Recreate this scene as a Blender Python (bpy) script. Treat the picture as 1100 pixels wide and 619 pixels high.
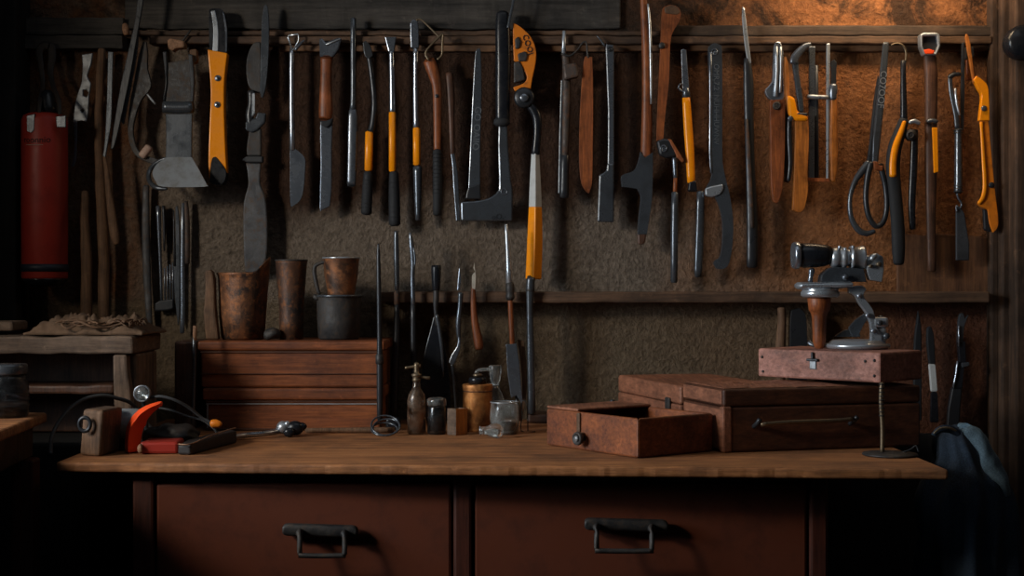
import bpy, bmesh, math, random
from mathutils import Vector, Matrix, noise as mnoise
random.seed(7)
S = bpy.context.scene
C = S.collection
for o in list(bpy.data.objects): bpy.data.objects.remove(o)

# ---------------------------------------------------------------- camera
F = 1500.0; DW = 3.0; HB = 0.2814; ZB = 0.80; ZC = ZB + HB
cd = bpy.data.cameras.new('camera'); cam = bpy.data.objects.new('camera', cd); C.objects.link(cam)
cam.location = (0, -DW, ZC); cam.rotation_euler = (math.pi/2, 0, 0)
cd.sensor_width = 36.0; cd.lens = F/1100*36.0; cd.clip_start = 0.05
S.camera = cam

# ---------------------------------------------------------------- light
S.view_settings.view_transform = 'Standard'; S.view_settings.look = 'None'
S.view_settings.gamma = 1; S.view_settings.use_curve_mapping = False
S.view_settings.exposure = -0.22
W_ = bpy.data.worlds.new('world'); S.world = W_; W_.use_nodes = True
W_.node_tree.nodes['Background'].inputs[0].default_value = (0.55, 0.75, 1.0, 1)
W_.node_tree.nodes['Background'].inputs[1].default_value = 0.012
def lamp(name, kind, loc, target, energy, col, **kw):
    l = bpy.data.lights.new(name, kind); l.energy = energy; l.color = col
    for a, v in kw.items(): setattr(l, a, v)
    o = bpy.data.objects.new(name, l); C.objects.link(o); o.location = loc
    o.rotation_euler = (Vector(target)-Vector(loc)).to_track_quat('-Z', 'Y').to_euler()
    return o
lamp('key_light', 'SPOT', (-1.84, -1.78, 1.74), (0.40, -0.20, 1.10), 100, (1.0, 0.87, 0.70), spot_size=math.radians(72), spot_blend=1.0, shadow_soft_size=0.14)
lamp('window_light', 'AREA', (-1.66, -1.25, 1.45), (0.70, -0.25, 1.14), 8.0, (0.78, 0.89, 1.0), shape='RECTANGLE', size=.55, size_y=.8, spread=math.radians(78))
lamp('rail_light', 'AREA', (0.76, -0.15, 1.79), (0.76, -0.02, 1.55), 2.2, (1.0, 0.72, 0.44), shape='RECTANGLE', size=.34, size_y=.05)
lamp('top_light', 'AREA', (0.15, -1.25, 2.75), (0.10, -0.35, 0.9), 3.0, (0.86, 0.93, 1.0), shape='RECTANGLE', size=1.6, size_y=0.8)

# ---------------------------------------------------------------- helpers
def k(d): return (DW-d)/F
def X(px, d): return (px-550)*k(d)
def Z(py, d): return ZC+(309.5-py)*k(d)
def W(px, py, d): return Vector((X(px, d), -d, Z(py, d)))
def dB(py): return DW-HB*F/(py-309.5)          # depth of the bench top seen at row py
def onB(px, py): d = dB(py); return Vector((X(px, d), -d, ZB))

def crm(pts, n):
    if n < 2 or len(pts) < 3: return [tuple(p) for p in pts]
    out = []
    for i in range(len(pts)-1):
        p0 = pts[max(i-1, 0)]; p1 = pts[i]; p2 = pts[i+1]; p3 = pts[min(i+2, len(pts)-1)]
        for j in range(n):
            t = j/n
            out.append(tuple(0.5*((2*b)+(-a+c)*t+(2*a-5*b+4*c-d_)*t*t+(-a+3*b-3*c+d_)*t**3) for a, b, c, d_ in zip(p0, p1, p2, p3)))
    out.append(tuple(pts[-1])); return out
def crm_closed(pts, n):
    if n < 2: return [tuple(p) for p in pts]
    N = len(pts); out = []
    def corner(i):
        a = Vector(pts[i])-Vector(pts[i-1]); b = Vector(pts[(i+1) % N])-Vector(pts[i])
        return a.length < 1e-6 or b.length < 1e-6 or abs(a.angle_signed(b)) > math.radians(55)
    cs = [corner(i) for i in range(N)]
    for i in range(N):
        p1 = pts[i]; p2 = pts[(i+1) % N]
        p0 = p1 if cs[i] else pts[i-1]; p3 = p2 if cs[(i+1) % N] else pts[(i+2) % N]
        for j in range(n):
            t = j/n
            out.append(tuple(0.5*((2*b)+(-a+c)*t+(2*a-5*b+4*c-d_)*t*t+(-a+3*b-3*c+d_)*t**3) for a, b, c, d_ in zip(p0, p1, p2, p3)))
    return out

class M:
    def __init__(s): s.bm = bmesh.new()
    def _ring_loft(s, rings, smooth=True, cap=True, closed=False):
        vs = [[s.bm.verts.new(p) for p in r] for r in rings]
        n = len(vs[0]); fs = []
        for a, b in (list(zip(vs, vs[1:])) + ([(vs[-1], vs[0])] if closed else [])):
            for i in range(n):
                fs.append(s.bm.faces.new((a[i], a[(i+1) % n], b[(i+1) % n], b[i])))
        if cap and not closed:
            fs.append(s.bm.faces.new(vs[0][::-1])); fs.append(s.bm.faces.new(vs[-1]))
        for f in fs: f.smooth = smooth
        bmesh.ops.recalc_face_normals(s.bm, faces=fs)
        return s
    def loft(s, path, d, ratio=1.0, th=None, seg=12, p=2.0, sm=3, flat=False, rnd=True, rot=0.0):
        """rounded bar along a path of (px, py, width[, depth offset]) in front of the wall"""
        P = [tuple(q)+(0.0,)*(4-len(q)) for q in path]
        P = crm(P, sm); L = []
        for i, q in enumerate(P):
            a = P[max(i-1, 0)]; b = P[min(i+1, len(P)-1)]
            tx, ty = b[0]-a[0], b[1]-a[1]; l = math.hypot(tx, ty) or 1
            L.append((q, tx/l, ty/l))
        rows = []
        for i, (q, tx, ty) in enumerate(L):
            if rnd and i == 0: rows.append((q[0], q[1], q[2]*.62, q[3], tx, ty)); q = (q[0]+tx*q[2]*.16, q[1]+ty*q[2]*.16)+q[2:]
            if rnd and i == len(L)-1:
                rows.append((q[0]-tx*q[2]*.16, q[1]-ty*q[2]*.16, q[2], q[3], tx, ty)); rows.append((q[0], q[1], q[2]*.62, q[3], tx, ty)); continue
            rows.append((q[0], q[1], q[2], q[3], tx, ty))
        rings = []
        for x, y, w, dd, tx, ty in rows:
            dl = d+dd; c = W(x, y, dl); kk = k(dl); rx = w/2*kk
            ry = th if th is not None else rx*ratio
            side = Vector((-ty, 0, -tx)); ring = []
            for j in range(seg):
                a = 2*math.pi*j/seg+rot; ca, sa = math.cos(a), math.sin(a)
                e = 2.0/p
                ca = math.copysign(abs(ca)**e, ca); sa = math.copysign(abs(sa)**e, sa)
                ring.append(c+side*(rx*ca)+Vector((0, -1, 0))*(ry*sa))
            rings.append(ring)
        return s._ring_loft(rings, not flat)
    def plate(s, pts, d, th, sm=3, holes=(), lean=None):
        """flat plate cut to an outline in px, thickness th centred at depth d"""
        loops = [crm_closed(pts, sm)]+[crm_closed(h, sm) for h in holes]
        es = []; vs_all = []
        for lp in loops:
            vs = [s.bm.verts.new(W(x, y, d)+Vector((0, th/2, 0))) for x, y in lp]; vs_all += vs
            es += [s.bm.edges.new((vs[i], vs[(i+1) % len(vs)])) for i in range(len(vs))]
        r = bmesh.ops.triangle_fill(s.bm, use_beauty=True, use_dissolve=False, edges=es)
        fs = [g for g in r['geom'] if isinstance(g, bmesh.types.BMFace)]
        r2 = bmesh.ops.extrude_face_region(s.bm, geom=fs)
        nv = [g for g in r2['geom'] if isinstance(g, bmesh.types.BMVert)]
        for v in nv: v.co.y -= th
        if lean:
            for v in vs_all+nv: v.co.y -= lean(v.co)
        allf = set()
        for v in vs_all+nv:
            for f in v.link_faces: allf.add(f)
        bmesh.ops.recalc_face_normals(s.bm, faces=list(allf))
        return s
    def box(s, c, size, rz=0.0, rot=None):
        m = Matrix.Translation(c) @ (rot.to_4x4() if rot else Matrix.Rotation(rz, 4, 'Z')) @ Matrix.Diagonal((size[0], size[1], size[2], 1))
        bmesh.ops.create_cube(s.bm, size=1.0, matrix=m); return s
    def prism(s, quad, z0, z1):
        a = [s.bm.verts.new((x, y, z0)) for x, y in quad]; b = [s.bm.verts.new((x, y, z1)) for x, y in quad]
        fs = [s.bm.faces.new(a), s.bm.faces.new(b)]; n = len(quad)
        for i in range(n): fs.append(s.bm.faces.new((a[i], a[(i+1) % n], b[(i+1) % n], b[i])))
        bmesh.ops.recalc_face_normals(s.bm, faces=fs); return s
    def pbox(s, x0, y0, x1, y1, d0, d1):
        """box whose front face (depth d1) fills px rectangle, reaching back to depth d0"""
        a = W(x0, y0, d1); b = W(x1, y1, d1)
        return s.box(((a.x+b.x)/2, -(d0+d1)/2, (a.z+b.z)/2), (abs(b.x-a.x), abs(d1-d0), abs(a.z-b.z)))
    def lathe(s, c, prof, seg=28, axis='z', smooth=True, closed_prof=False):
        """prof: (radius, height) along axis from c"""
        rings = []
        for r, h in prof:
            r = max(r, 1e-5); ring = []
            for j in range(seg):
                a = 2*math.pi*j/seg; u, v = r*math.cos(a), r*math.sin(a)
                if axis == 'z': q = Vector((u, v, h))
                elif axis == 'x': q = Vector((h, u, v))
                else: q = Vector((u, -h, v))
                ring.append(Vector(c)+q)
            rings.append(ring)
        return s._ring_loft(rings, smooth, True, closed_prof)
    def turned(s, px, d, prof, seg=28):
        """upright turned shape, prof of (py, half width px)"""
        kk = k(d); c = W(px, 309.5, d)
        return s.lathe(c, [(hw*kk, (309.5-py)*kk) for py, hw in prof], seg)
    def tube(s, pts, r, seg=8, sm=5, closed=False):
        P = [Vector(q) for q in crm([tuple(q) for q in pts], sm)]
        rings = []; up = Vector((0.13, 0.31, 0.94)); n = len(P)
        for i, q in enumerate(P):
            t = (P[min(i+1, n-1)]-P[max(i-1, 0)]).normalized()
            a = t.cross(up)
            if a.length < .05: a = t.cross(Vector((1, 0, 0)))
            a.normalize(); b = t.cross(a)
            rr = r if not isinstance(r, (list, tuple)) else r[0]+(r[1]-r[0])*i/(n-1)
            rings.append([q+a*(rr*math.cos(2*math.pi*j/seg))+b*(rr*math.sin(2*math.pi*j/seg)) for j in range(seg)])
        return s._ring_loft(rings, True, not closed, closed)
    def wire(s, pts, d, wpx, sm=5):
        return s.tube([W(q[0], q[1], d+(q[2] if len(q) > 2 else 0)) for q in pts], wpx/2*k(d), 8, sm)
    def torus(s, c, R, r, axis='z', seg=32, m=10, sx=1.0, squash=1.0):
        rings = []
        for i in range(seg):
            a = 2*math.pi*i/seg; ring = []
            for j in range(m):
                b = 2*math.pi*j/m; u = (R+r*math.cos(b)); h = r*math.sin(b)
                x, y = u*math.cos(a)*sx, u*math.sin(a)*squash
                q = Vector((x, y, h)) if axis == 'z' else (Vector((x, h, y)) if axis == 'y' else Vector((h, x, y)))
                ring.append(Vector(c)+q)
            rings.append(ring)
        return s._ring_loft(rings, True, False, True)
    def ball(s, c, r, sc=(1, 1, 1)):
        m = Matrix.Translation(c) @ Matrix.Diagonal((r*sc[0], r*sc[1], r*sc[2], 1))
        g = bmesh.ops.create_uvsphere(s.bm, u_segments=20, v_segments=12, radius=1.0, matrix=m)
        for v in g['verts']:
            for f in v.link_faces: f.smooth = True
        return s
    def disc(s, px, py, d, rpx, th=.003, seg=20):
        return s.lathe(W(px, py, d), [(rpx*k(d)*.85, th), (rpx*k(d), th*.6), (rpx*k(d), -th)], seg, 'y')
    def text(s, body, fn, size, depth=.0006):
        """lettering; fn maps flat (u, v, h) to a world point"""
        cu = bpy.data.curves.new('t', 'FONT'); cu.body = body; cu.size = size; cu.extrude = depth; cu.align_x = 'CENTER'; cu.align_y = 'CENTER'; cu.resolution_u = 3
        ob = bpy.data.objects.new('t', cu); C.objects.link(ob)
        dg = bpy.context.evaluated_depsgraph_get(); me = bpy.data.meshes.new_from_object(ob.evaluated_get(dg))
        vs = [s.bm.verts.new(fn(v.co.x, v.co.y, v.co.z)) for v in me.vertices]
        for p in me.polygons:
            try: s.bm.faces.new([vs[i] for i in p.vertices])
            except ValueError: pass
        bpy.data.objects.remove(ob); bpy.data.curves.remove(cu); bpy.data.meshes.remove(me)
        return s
    def cut(s, step=.02):
        xs = [v.co.x for v in s.bm.verts]; x = min(xs)+step
        while x < max(xs):
            bmesh.ops.bisect_plane(s.bm, geom=s.bm.verts[:]+s.bm.edges[:]+s.bm.faces[:], plane_co=(x, 0, 0), plane_no=(1, 0, 0)); x += step*random.uniform(.7, 1.3)
        return s
    def jitter(s, amp, sc=30.0):
        for v in s.bm.verts:
            v.co += mnoise.noise_vector(v.co*sc)*amp
        return s

def build(name, m, mat, parent=None, bev=0.0, seg=2, sub=0):
    me = bpy.data.meshes.new(name); m.bm.to_mesh(me); m.bm.free()
    o = bpy.data.objects.new(name, me); C.objects.link(o); me.materials.append(mat)
    if bev and bev <= .003: bev *= 1.6
    if bev:
        b = o.modifiers.new('bevel', 'BEVEL'); b.width = bev; b.segments = seg; b.limit_method = 'ANGLE'; b.angle_limit = math.radians(38)
    if parent is not None: o.parent = parent
    return o
ROOTS = []
def tag(o, label, cat, group=None, kind=None):
    if label: o['label'] = label
    if cat: o['category'] = cat
    if group: o['group'] = group
    if kind: o['kind'] = kind
def T(name, label, cat, group=None):
    o = bpy.data.objects.new(name, None); C.objects.link(o); o.empty_display_size = .03
    tag(o, label, cat, group); ROOTS.append(o); return o
def solo(name, m, mat, label, cat, group=None, bev=0.0, **kw):
    o = build(name, m, mat, None, bev, **kw); tag(o, label, cat, group); ROOTS.append(o); return o
def struct(name, m, mat, bev=0.0, parent=None):
    o = build(name, m, mat, parent, bev)
    if parent is None: o['kind'] = 'structure'
    return o
def settle():
    """put every thing's origin at its own base"""
    for r in ROOTS:
        objs = ([r] if r.type == 'MESH' else [])+list(r.children_recursive)
        lo = Vector((1e9,)*3); hi = -lo
        for o in objs:
            if o.type != 'MESH': continue
            for v in o.data.vertices:
                for i in range(3): lo[i] = min(lo[i], v.co[i]); hi[i] = max(hi[i], v.co[i])
        base = Vector(((lo.x+hi.x)/2, (lo.y+hi.y)/2, lo.z))
        for o in objs:
            if o.type == 'MESH': o.data.transform(Matrix.Translation(-base))
        r.location = base

# ---------------------------------------------------------------- materials
def nodes(name):
    m = bpy.data.materials.new(name); m.use_nodes = True; nt = m.node_tree
    return m, nt, nt.nodes['Principled BSDF']
def N(nt, t, **kw):
    n = nt.nodes.new(t)
    for a, v in kw.items(): setattr(n, a, v)
    return n
def pos(nt, scale=(1, 1, 1), rot=(0, 0, 0)):
    g = N(nt, 'ShaderNodeNewGeometry'); mp = N(nt, 'ShaderNodeMapping'); nt.links.new(g.outputs['Position'], mp.inputs['Vector'])
    mp.inputs['Scale'].default_value = scale; mp.inputs['Rotation'].default_value = rot; return mp.outputs[0]
def noise(nt, vec, sc, det=6, rough=.6, dist=0.0):
    n = N(nt, 'ShaderNodeTexNoise'); nt.links.new(vec, n.inputs['Vector']); n.inputs['Scale'].default_value = sc
    n.inputs['Detail'].default_value = det; n.inputs['Roughness'].default_value = rough; n.inputs['Distortion'].default_value = dist; return n.outputs['Fac']
def ramp(nt, fac, stops):
    r = N(nt, 'ShaderNodeValToRGB'); nt.links.new(fac, r.inputs[0]); e = r.color_ramp.elements
    while len(e) < len(stops): e.new(.5)
    for el, (p, c) in zip(e, stops): el.position = p; el.color = (c if isinstance(c, tuple) else (c,)*3)+(1,)
    return r.outputs[0]
def mix(nt, fac, a, b, mode='MIX'):
    n = N(nt, 'ShaderNodeMix', data_type='RGBA', blend_type=mode)
    if isinstance(fac, (int, float)): n.inputs[0].default_value = fac
    else: nt.links.new(fac, n.inputs[0])
    for i, v in ((6, a), (7, b)):
        if isinstance(v, tuple): n.inputs[i].default_value = v+(1,)
        else: nt.links.new(v, n.inputs[i])
    return n.outputs[2]
def math_(nt, op, a, b=None, clamp=False):
    n = N(nt, 'ShaderNodeMath', operation=op); n.use_clamp = clamp
    for i, v in enumerate((a, b)):
        if v is None: continue
        if isinstance(v, (int, float)): n.inputs[i].default_value = v
        else: nt.links.new(v, n.inputs[i])
    return n.outputs[0]
def bump(nt, bs, h, strength, dist=.002):
    b = N(nt, 'ShaderNodeBump'); b.inputs['Strength'].default_value = strength; b.inputs['Distance'].default_value = dist
    nt.links.new(h, b.inputs['Height']); nt.links.new(b.outputs[0], bs.inputs['Normal'])
def wood(name, dark, light, axis='z', sc=1.0, rough=.55, bmp=.5, stain=None, coat=0.0, pale=.28):
    m, nt, b = nodes(name)
    st = {'x': (2.5, 38, 38), 'y': (38, 2.5, 38), 'z': (38, 38, 2.5)}[axis]
    v = pos(nt, tuple(a*sc for a in st)); f = noise(nt, v, 1.6, 8, .65, .6)
    c = ramp(nt, f, [(.28, dark), (.72, light)])
    f2 = noise(nt, pos(nt), 9*sc, 5, .7)
    c = mix(nt, ramp(nt, f2, [(.42, 0.0), (.68, .8)]), c, stain or tuple(a*.35 for a in dark))
    f3 = noise(nt, pos(nt, tuple(a*sc*2.4 for a in st)), 2.2, 6, .75)
    c = mix(nt, 1.0, c, ramp(nt, f3, [(.3, .45), (.7, 1.35)]), 'MULTIPLY')
    f4 = noise(nt, pos(nt), 60*sc, 4, .7)
    c = mix(nt, ramp(nt, f4, [(.62, 0.0), (.74, pale)]), c, tuple(min(1, a*2.0) for a in light))
    nt.links.new(c, b.inputs['Base Color']); nt.links.new(ramp(nt, f, [(.2, rough+.15), (.8, rough-.1)]), b.inputs['Roughness'])
    b.inputs['Specular IOR Level'].default_value = .35
    bump(nt, b, math_(nt, 'ADD', f, math_(nt, 'MULTIPLY', f2, .6)), bmp); b.inputs['Coat Weight'].default_value = coat; return m
def metal(name, col, rough=.38, metallic=.75, dirt=(.05, .04, .03), amt=.6, sc=28, bmp=.15):
    m, nt, b = nodes(name); f = noise(nt, pos(nt), sc, 8, .7); g = noise(nt, pos(nt, (1, 1, .15)), 220, 3, .6)
    c = mix(nt, ramp(nt, f, [(.45, 0.0), (.72, amt)]), col, dirt)
    nt.links.new(c, b.inputs['Base Color']); b.inputs['Metallic'].default_value = metallic
    nt.links.new(ramp(nt, f, [(.3, max(rough-.08, .05)), (.75, min(rough+.25, 1))]), b.inputs['Roughness'])
    bump(nt, b, math_(nt, 'ADD', f, math_(nt, 'MULTIPLY', g, .4)), bmp, .001); return m
def paint(name, col, rough=.35, wear=None, amt=.5, sc=40, bmp=.06, coat=0.0):
    m, nt, b = nodes(name); f = noise(nt, pos(nt), sc, 7, .7)
    c = mix(nt, ramp(nt, f, [(.5, 0.0), (.75, amt)]), col, wear or tuple(a*.45 for a in col))
    nt.links.new(c, b.inputs['Base Color']); nt.links.new(ramp(nt, f, [(.3, rough-.05), (.75, rough+.2)]), b.inputs['Roughness']); b.inputs['Specular IOR Level'].default_value = .3
    bump(nt, b, f, bmp, .001); b.inputs['Coat Weight'].default_value = coat; return m
def patina(name, base, c2, c3, metallic=.5, rough=.45):
    m, nt, b = nodes(name); f = noise(nt, pos(nt, (1, 1, .7)), 22, 9, .72, .5); g = noise(nt, pos(nt), 75, 6, .7)
    c = mix(nt, ramp(nt, f, [(.36, 0.0), (.62, 1.0)]), base, c2); c = mix(nt, ramp(nt, g, [(.5, 0.0), (.7, .85)]), c, c3)
    nt.links.new(c, b.inputs['Base Color']); b.inputs['Metallic'].default_value = metallic
    nt.links.new(ramp(nt, g, [(.3, rough-.1), (.7, rough+.3)]), b.inputs['Roughness']); bump(nt, b, math_(nt, 'ADD', f, g), .35, .002); return m
def glass(name, col, rough=.06, dirt=.3):
    m, nt, b = nodes(name); f = noise(nt, pos(nt), 45, 6, .7)
    b.inputs['Base Color'].default_value = col+(1,); b.inputs['IOR'].default_value = 1.45
    nt.links.new(ramp(nt, f, [(.35, 1.0), (.75, 1.0-dirt)]), b.inputs['Transmission Weight'])
    nt.links.new(ramp(nt, f, [(.35, rough), (.75, rough+.3)]), b.inputs['Roughness']); return m

ORANGE = (.86, .275, .004)
m_orange = paint('orange_plastic', ORANGE, .24, (.50, .15, .01), .45, 30)
m_orange_worn = paint('worn_orange_plastic', (.62, .17, .010), .42, (.16, .05, .012), .8, 45, .15)
m_red = paint('red_enamel', (.27, .024, .015), .42, (.13, .010, .008), .6, 18, .05)
m_vermilion = paint('vermilion_enamel', (.80, .075, .015), .36, (.45, .03, .01), .4, 40)
m_rubber = paint('black_rubber', (.014, .015, .017), .66, (.03, .03, .032), .6, 60, .1)
m_black = paint('black_plastic', (.010, .011, .014), .22, (.02, .02, .022), .5, 40)
m_bandblue = paint('blue_black_band', (.014, .018, .03), .45)
m_steel = metal('steel', (.16, .18, .21), .20, .7, (.045, .046, .05), .8)
m_steel_dk = metal('dark_steel', (.095, .107, .122), .21, .6, (.034, .036, .04), .8, 24, .25)
m_steel_lt = metal('bright_steel', (.46, .50, .54), .26, .72, (.17, .17, .18), .45, 28, .04)
m_chrome = metal('chrome', (.40, .44, .50), .25, .92, (.22, .22, .24), .3, 20, .008)
m_iron = metal('black_iron', (.026, .028, .032), .30, .35, (.014, .013, .013), .6, 35, .3)
m_iron_old = patina('old_iron', (.055, .052, .05), (.022, .022, .024), (.09, .06, .04), .5, .5)
m_bracket = metal('scuffed_grey_plate', (.26, .28, .30), .36, .3, (.10, .08, .06), .8, 40, .2)
m_rusted = patina('rust_brown_steel', (.10, .07, .055), (.03, .028, .028), (.17, .07, .03), .35, .55)
m_oldblade = patina('stained_blade', (.085, .085, .088), (.035, .036, .04), (.10, .06, .035), .4, .5)
m_brass = metal('tarnished_brass', (.20, .15, .095), .35, .8, (.05, .04, .03), .7)
m_copper = patina('rusty_copper', (.25, .10, .042), (.032, .026, .023), (.40, .15, .05), .55, .42)
m_copper_dark = patina('sooty_copper', (.12, .055, .03), (.022, .021, .022), (.30, .11, .035), .5, .45)
m_copper_bright = patina('warm_copper', (.55, .22, .06), (.20, .075, .025), (.62, .30, .10), .6, .38)
m_wood_tool = wood('oiled_tool_wood', (.17, .045, .014), (.36, .105, .030), 'z', 1.6, .45, .25)
m_wood_orange = wood('amber_tool_wood', (.34, .105, .018), (.52, .17, .028), 'z', 1.4, .42, .2)
m_wood_dark = wood('dark_tool_wood', (.055, .026, .016), (.12, .052, .028), 'z', 1.6, .5, .3)
m_wood_pale = wood('weathered_stick_wood', (.10, .055, .03), (.19, .10, .052), 'z', 1.2, .75, .6)
m_wood_grey = wood('grey_brown_wood', (.10, .065, .045), (.20, .13, .085), 'x', .9, .75, .7)
m_wood_greyz = wood('grey_brown_wood_upright', (.10, .065, .045), (.21, .135, .088), 'z', .9, .75, .7)
m_bench = wood('bench_plank_wood', (.22, .080, .028), (.46, .195, .070), 'x', .8, .62, .6, (.10, .045, .022))
m_cabinet = paint('red_brown_cabinet_paint', (.112, .027, .011), .6, (.050, .012, .006), .85, 11, .3)
m_stile = wood('red_stained_stile_wood', (.05, .013, .007), (.085, .021, .010), 'z', .8, .55, .3, (.04, .012, .008), pale=.15)
m_case = wood('mahogany_case_wood', (.16, .045, .016), (.31, .098, .034), 'x', .9, .45, .35, (.06, .02, .012))
m_case_dark = wood('dark_mahogany_case_wood', (.055, .020, .010), (.115, .042, .020), 'x', .9, .5, .35, (.04, .016, .010))
m_case_rose = wood('rosy_case_wood', (.29, .125, .092), (.46, .215, .165), 'x', .8, .6, .35, (.14, .06, .042))
m_case_left = wood('worn_case_leather_wood', (.22, .085, .045), (.33, .135, .075), 'y', .9, .55, .35, (.10, .04, .024))
m_rail = wood('rail_wood', (.055, .031, .019), (.15, .080, .043), 'x', .7, .7, .9)
m_rail_r = wood('warm_rail_wood', (.10, .05, .025), (.21, .105, .05), 'x', .7, .65, .8)
m_rail_d = wood('dark_rail_wood', (.036, .024, .017), (.095, .058, .036), 'x', .7, .75, .9)
m_board = wood('sooty_board', (.030, .028, .026), (.075, .064, .054), 'x', .6, .85, 1.0)
m_post = wood('post_wood', (.040, .022, .013), (.135, .072, .040), 'z', .6, .75, .9)
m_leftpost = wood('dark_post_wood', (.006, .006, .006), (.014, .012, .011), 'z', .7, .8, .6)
m_dust = wood('pale_peg_wood', (.26, .13, .07), (.42, .23, .13), 'y', 1.5, .7, .3)
m_leather = paint('black_leather', (.016, .013, .012), .5, (.05, .03, .02), .6, 50, .3)
m_leather_br = paint('brown_leather', (.10, .055, .03), .55, (.03, .018, .012), .8, 60, .3)
m_sack = paint('crumpled_sacking', (.12, .072, .043), .9, (.035, .022, .016), .95, 55, .8)
m_cable = paint('grey_black_cable', (.05, .052, .055), .5)
m_glassclear = glass('clear_old_glass', (.80, .84, .83), .05, .16)
m_glassbrown = glass('brown_glass', (.50, .36, .26), .07, .22)
m_glassdark = glass('smoky_glass', (.30, .33, .36), .07, .05)
m_bristle = paint('pale_bristle', (.42, .38, .32), .8, (.2, .16, .12), .7, 200, .6)
m_enamel = paint('pale_blue_paint', (.42, .50, .55), .35, (.22, .26, .28), .6, 40)
m_whiteband = paint('off_white_band', (.46, .47, .46), .4)
m_skin_peg = paint('pinkish_knob', (.40, .27, .21), .5)
m_text_dark = paint('dark_lettering', (.02, .008, .008), .6)
m_text_light = paint('worn_pale_lettering', (.34, .30, .24), .6)
m_lettering = metal('raised_lettering', (.13, .145, .16), .45, .5, (.10, .10, .1), .4)

def denim(name, c1, c2):
    m, nt, b = nodes(name); f = noise(nt, pos(nt), 9, 6, .6); w = noise(nt, pos(nt, (1, 1, 1), (0, .7, 0)), 420, 2, .5)
    c = mix(nt, ramp(nt, f, [(.35, 0.0), (.7, 1.0)]), c1, c2); c = mix(nt, ramp(nt, w, [(.4, 0.0), (.7, .35)]), c, tuple(min(a*2.2, 1) for a in c2))
    nt.links.new(c, b.inputs['Base Color']); b.inputs['Roughness'].default_value = .95; b.inputs['Specular IOR Level'].default_value = .12; bump(nt, b, w, .5, .001); return m
m_denim = denim('dark_denim', (.010, .015, .023), (.020, .030, .045))
m_denim_lt = denim('lit_denim', (.055, .085, .11), (.10, .15, .185))  # paler blue: light on the jacket's right fold put into the colour

def wall_material():
    m, nt, b = nodes('stained_wall_plaster')
    g = N(nt, 'ShaderNodeNewGeometry'); sp = N(nt, 'ShaderNodeSeparateXYZ'); nt.links.new(g.outputs['Position'], sp.inputs[0])
    x, z = sp.outputs[0], sp.outputs[2]
    big = noise(nt, pos(nt), 3.2, 6, .65); mid = noise(nt, pos(nt), 14, 8, .7, .4); fine = noise(nt, pos(nt), 80, 5, .7)
    xs = math_(nt, 'ADD', x, math_(nt, 'MULTIPLY', math_(nt, 'SUBTRACT', big, .5), .55))
    zs = math_(nt, 'ADD', z, math_(nt, 'MULTIPLY', math_(nt, 'SUBTRACT', big, .5), .22))
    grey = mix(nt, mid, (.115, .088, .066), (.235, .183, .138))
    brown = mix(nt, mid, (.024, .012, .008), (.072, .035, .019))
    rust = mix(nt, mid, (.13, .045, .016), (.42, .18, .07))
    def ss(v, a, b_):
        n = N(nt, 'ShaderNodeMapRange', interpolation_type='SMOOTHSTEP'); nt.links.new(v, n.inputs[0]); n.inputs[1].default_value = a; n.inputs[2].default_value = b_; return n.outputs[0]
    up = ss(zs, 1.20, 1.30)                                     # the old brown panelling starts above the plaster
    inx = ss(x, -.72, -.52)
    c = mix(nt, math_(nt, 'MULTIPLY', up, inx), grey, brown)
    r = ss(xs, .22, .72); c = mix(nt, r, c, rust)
    lowr = math_(nt, 'MULTIPLY', ss(x, .70, .85), ss(z, 1.06, 1.04)); c = mix(nt, lowr, c, mix(nt, mid, (.09, .035, .02), (.15, .06, .032)))
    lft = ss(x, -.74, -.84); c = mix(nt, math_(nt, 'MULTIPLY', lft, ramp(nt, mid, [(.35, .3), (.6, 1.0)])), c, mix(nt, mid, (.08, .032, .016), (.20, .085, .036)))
    lowm = math_(nt, 'MULTIPLY', ss(z, 1.07, 1.04), ss(x, .78, .68)); c = mix(nt, math_(nt, 'MULTIPLY', lowm, .8), c, mix(nt, mid, (.098, .070, .043), (.180, .127, .076)))
    spots = ramp(nt, noise(nt, pos(nt), 34, 9, .75), [(.56, 0.0), (.70, .75)]); c = mix(nt, spots, c, (.03, .02, .014))
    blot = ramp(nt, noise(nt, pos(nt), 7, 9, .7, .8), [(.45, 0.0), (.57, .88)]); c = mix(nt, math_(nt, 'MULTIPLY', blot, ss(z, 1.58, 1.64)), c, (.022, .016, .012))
    c = mix(nt, 1.0, c, ramp(nt, fine, [(.32, .6), (.68, 1.3)]), 'MULTIPLY')
    nt.links.new(c, b.inputs['Base Color']); b.inputs['Roughness'].default_value = .9; b.inputs['Specular IOR Level'].default_value = .2
    bump(nt, b, math_(nt, 'ADD', math_(nt, 'MULTIPLY', fine, .8), math_(nt, 'ADD', mid, math_(nt, 'MULTIPLY', big, .5))), 1.0, .014)
    return m
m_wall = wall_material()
m_floor = paint('concrete_floor', (.022, .020, .018), .85, (.012, .011, .010), .8, 12, .3)

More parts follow.
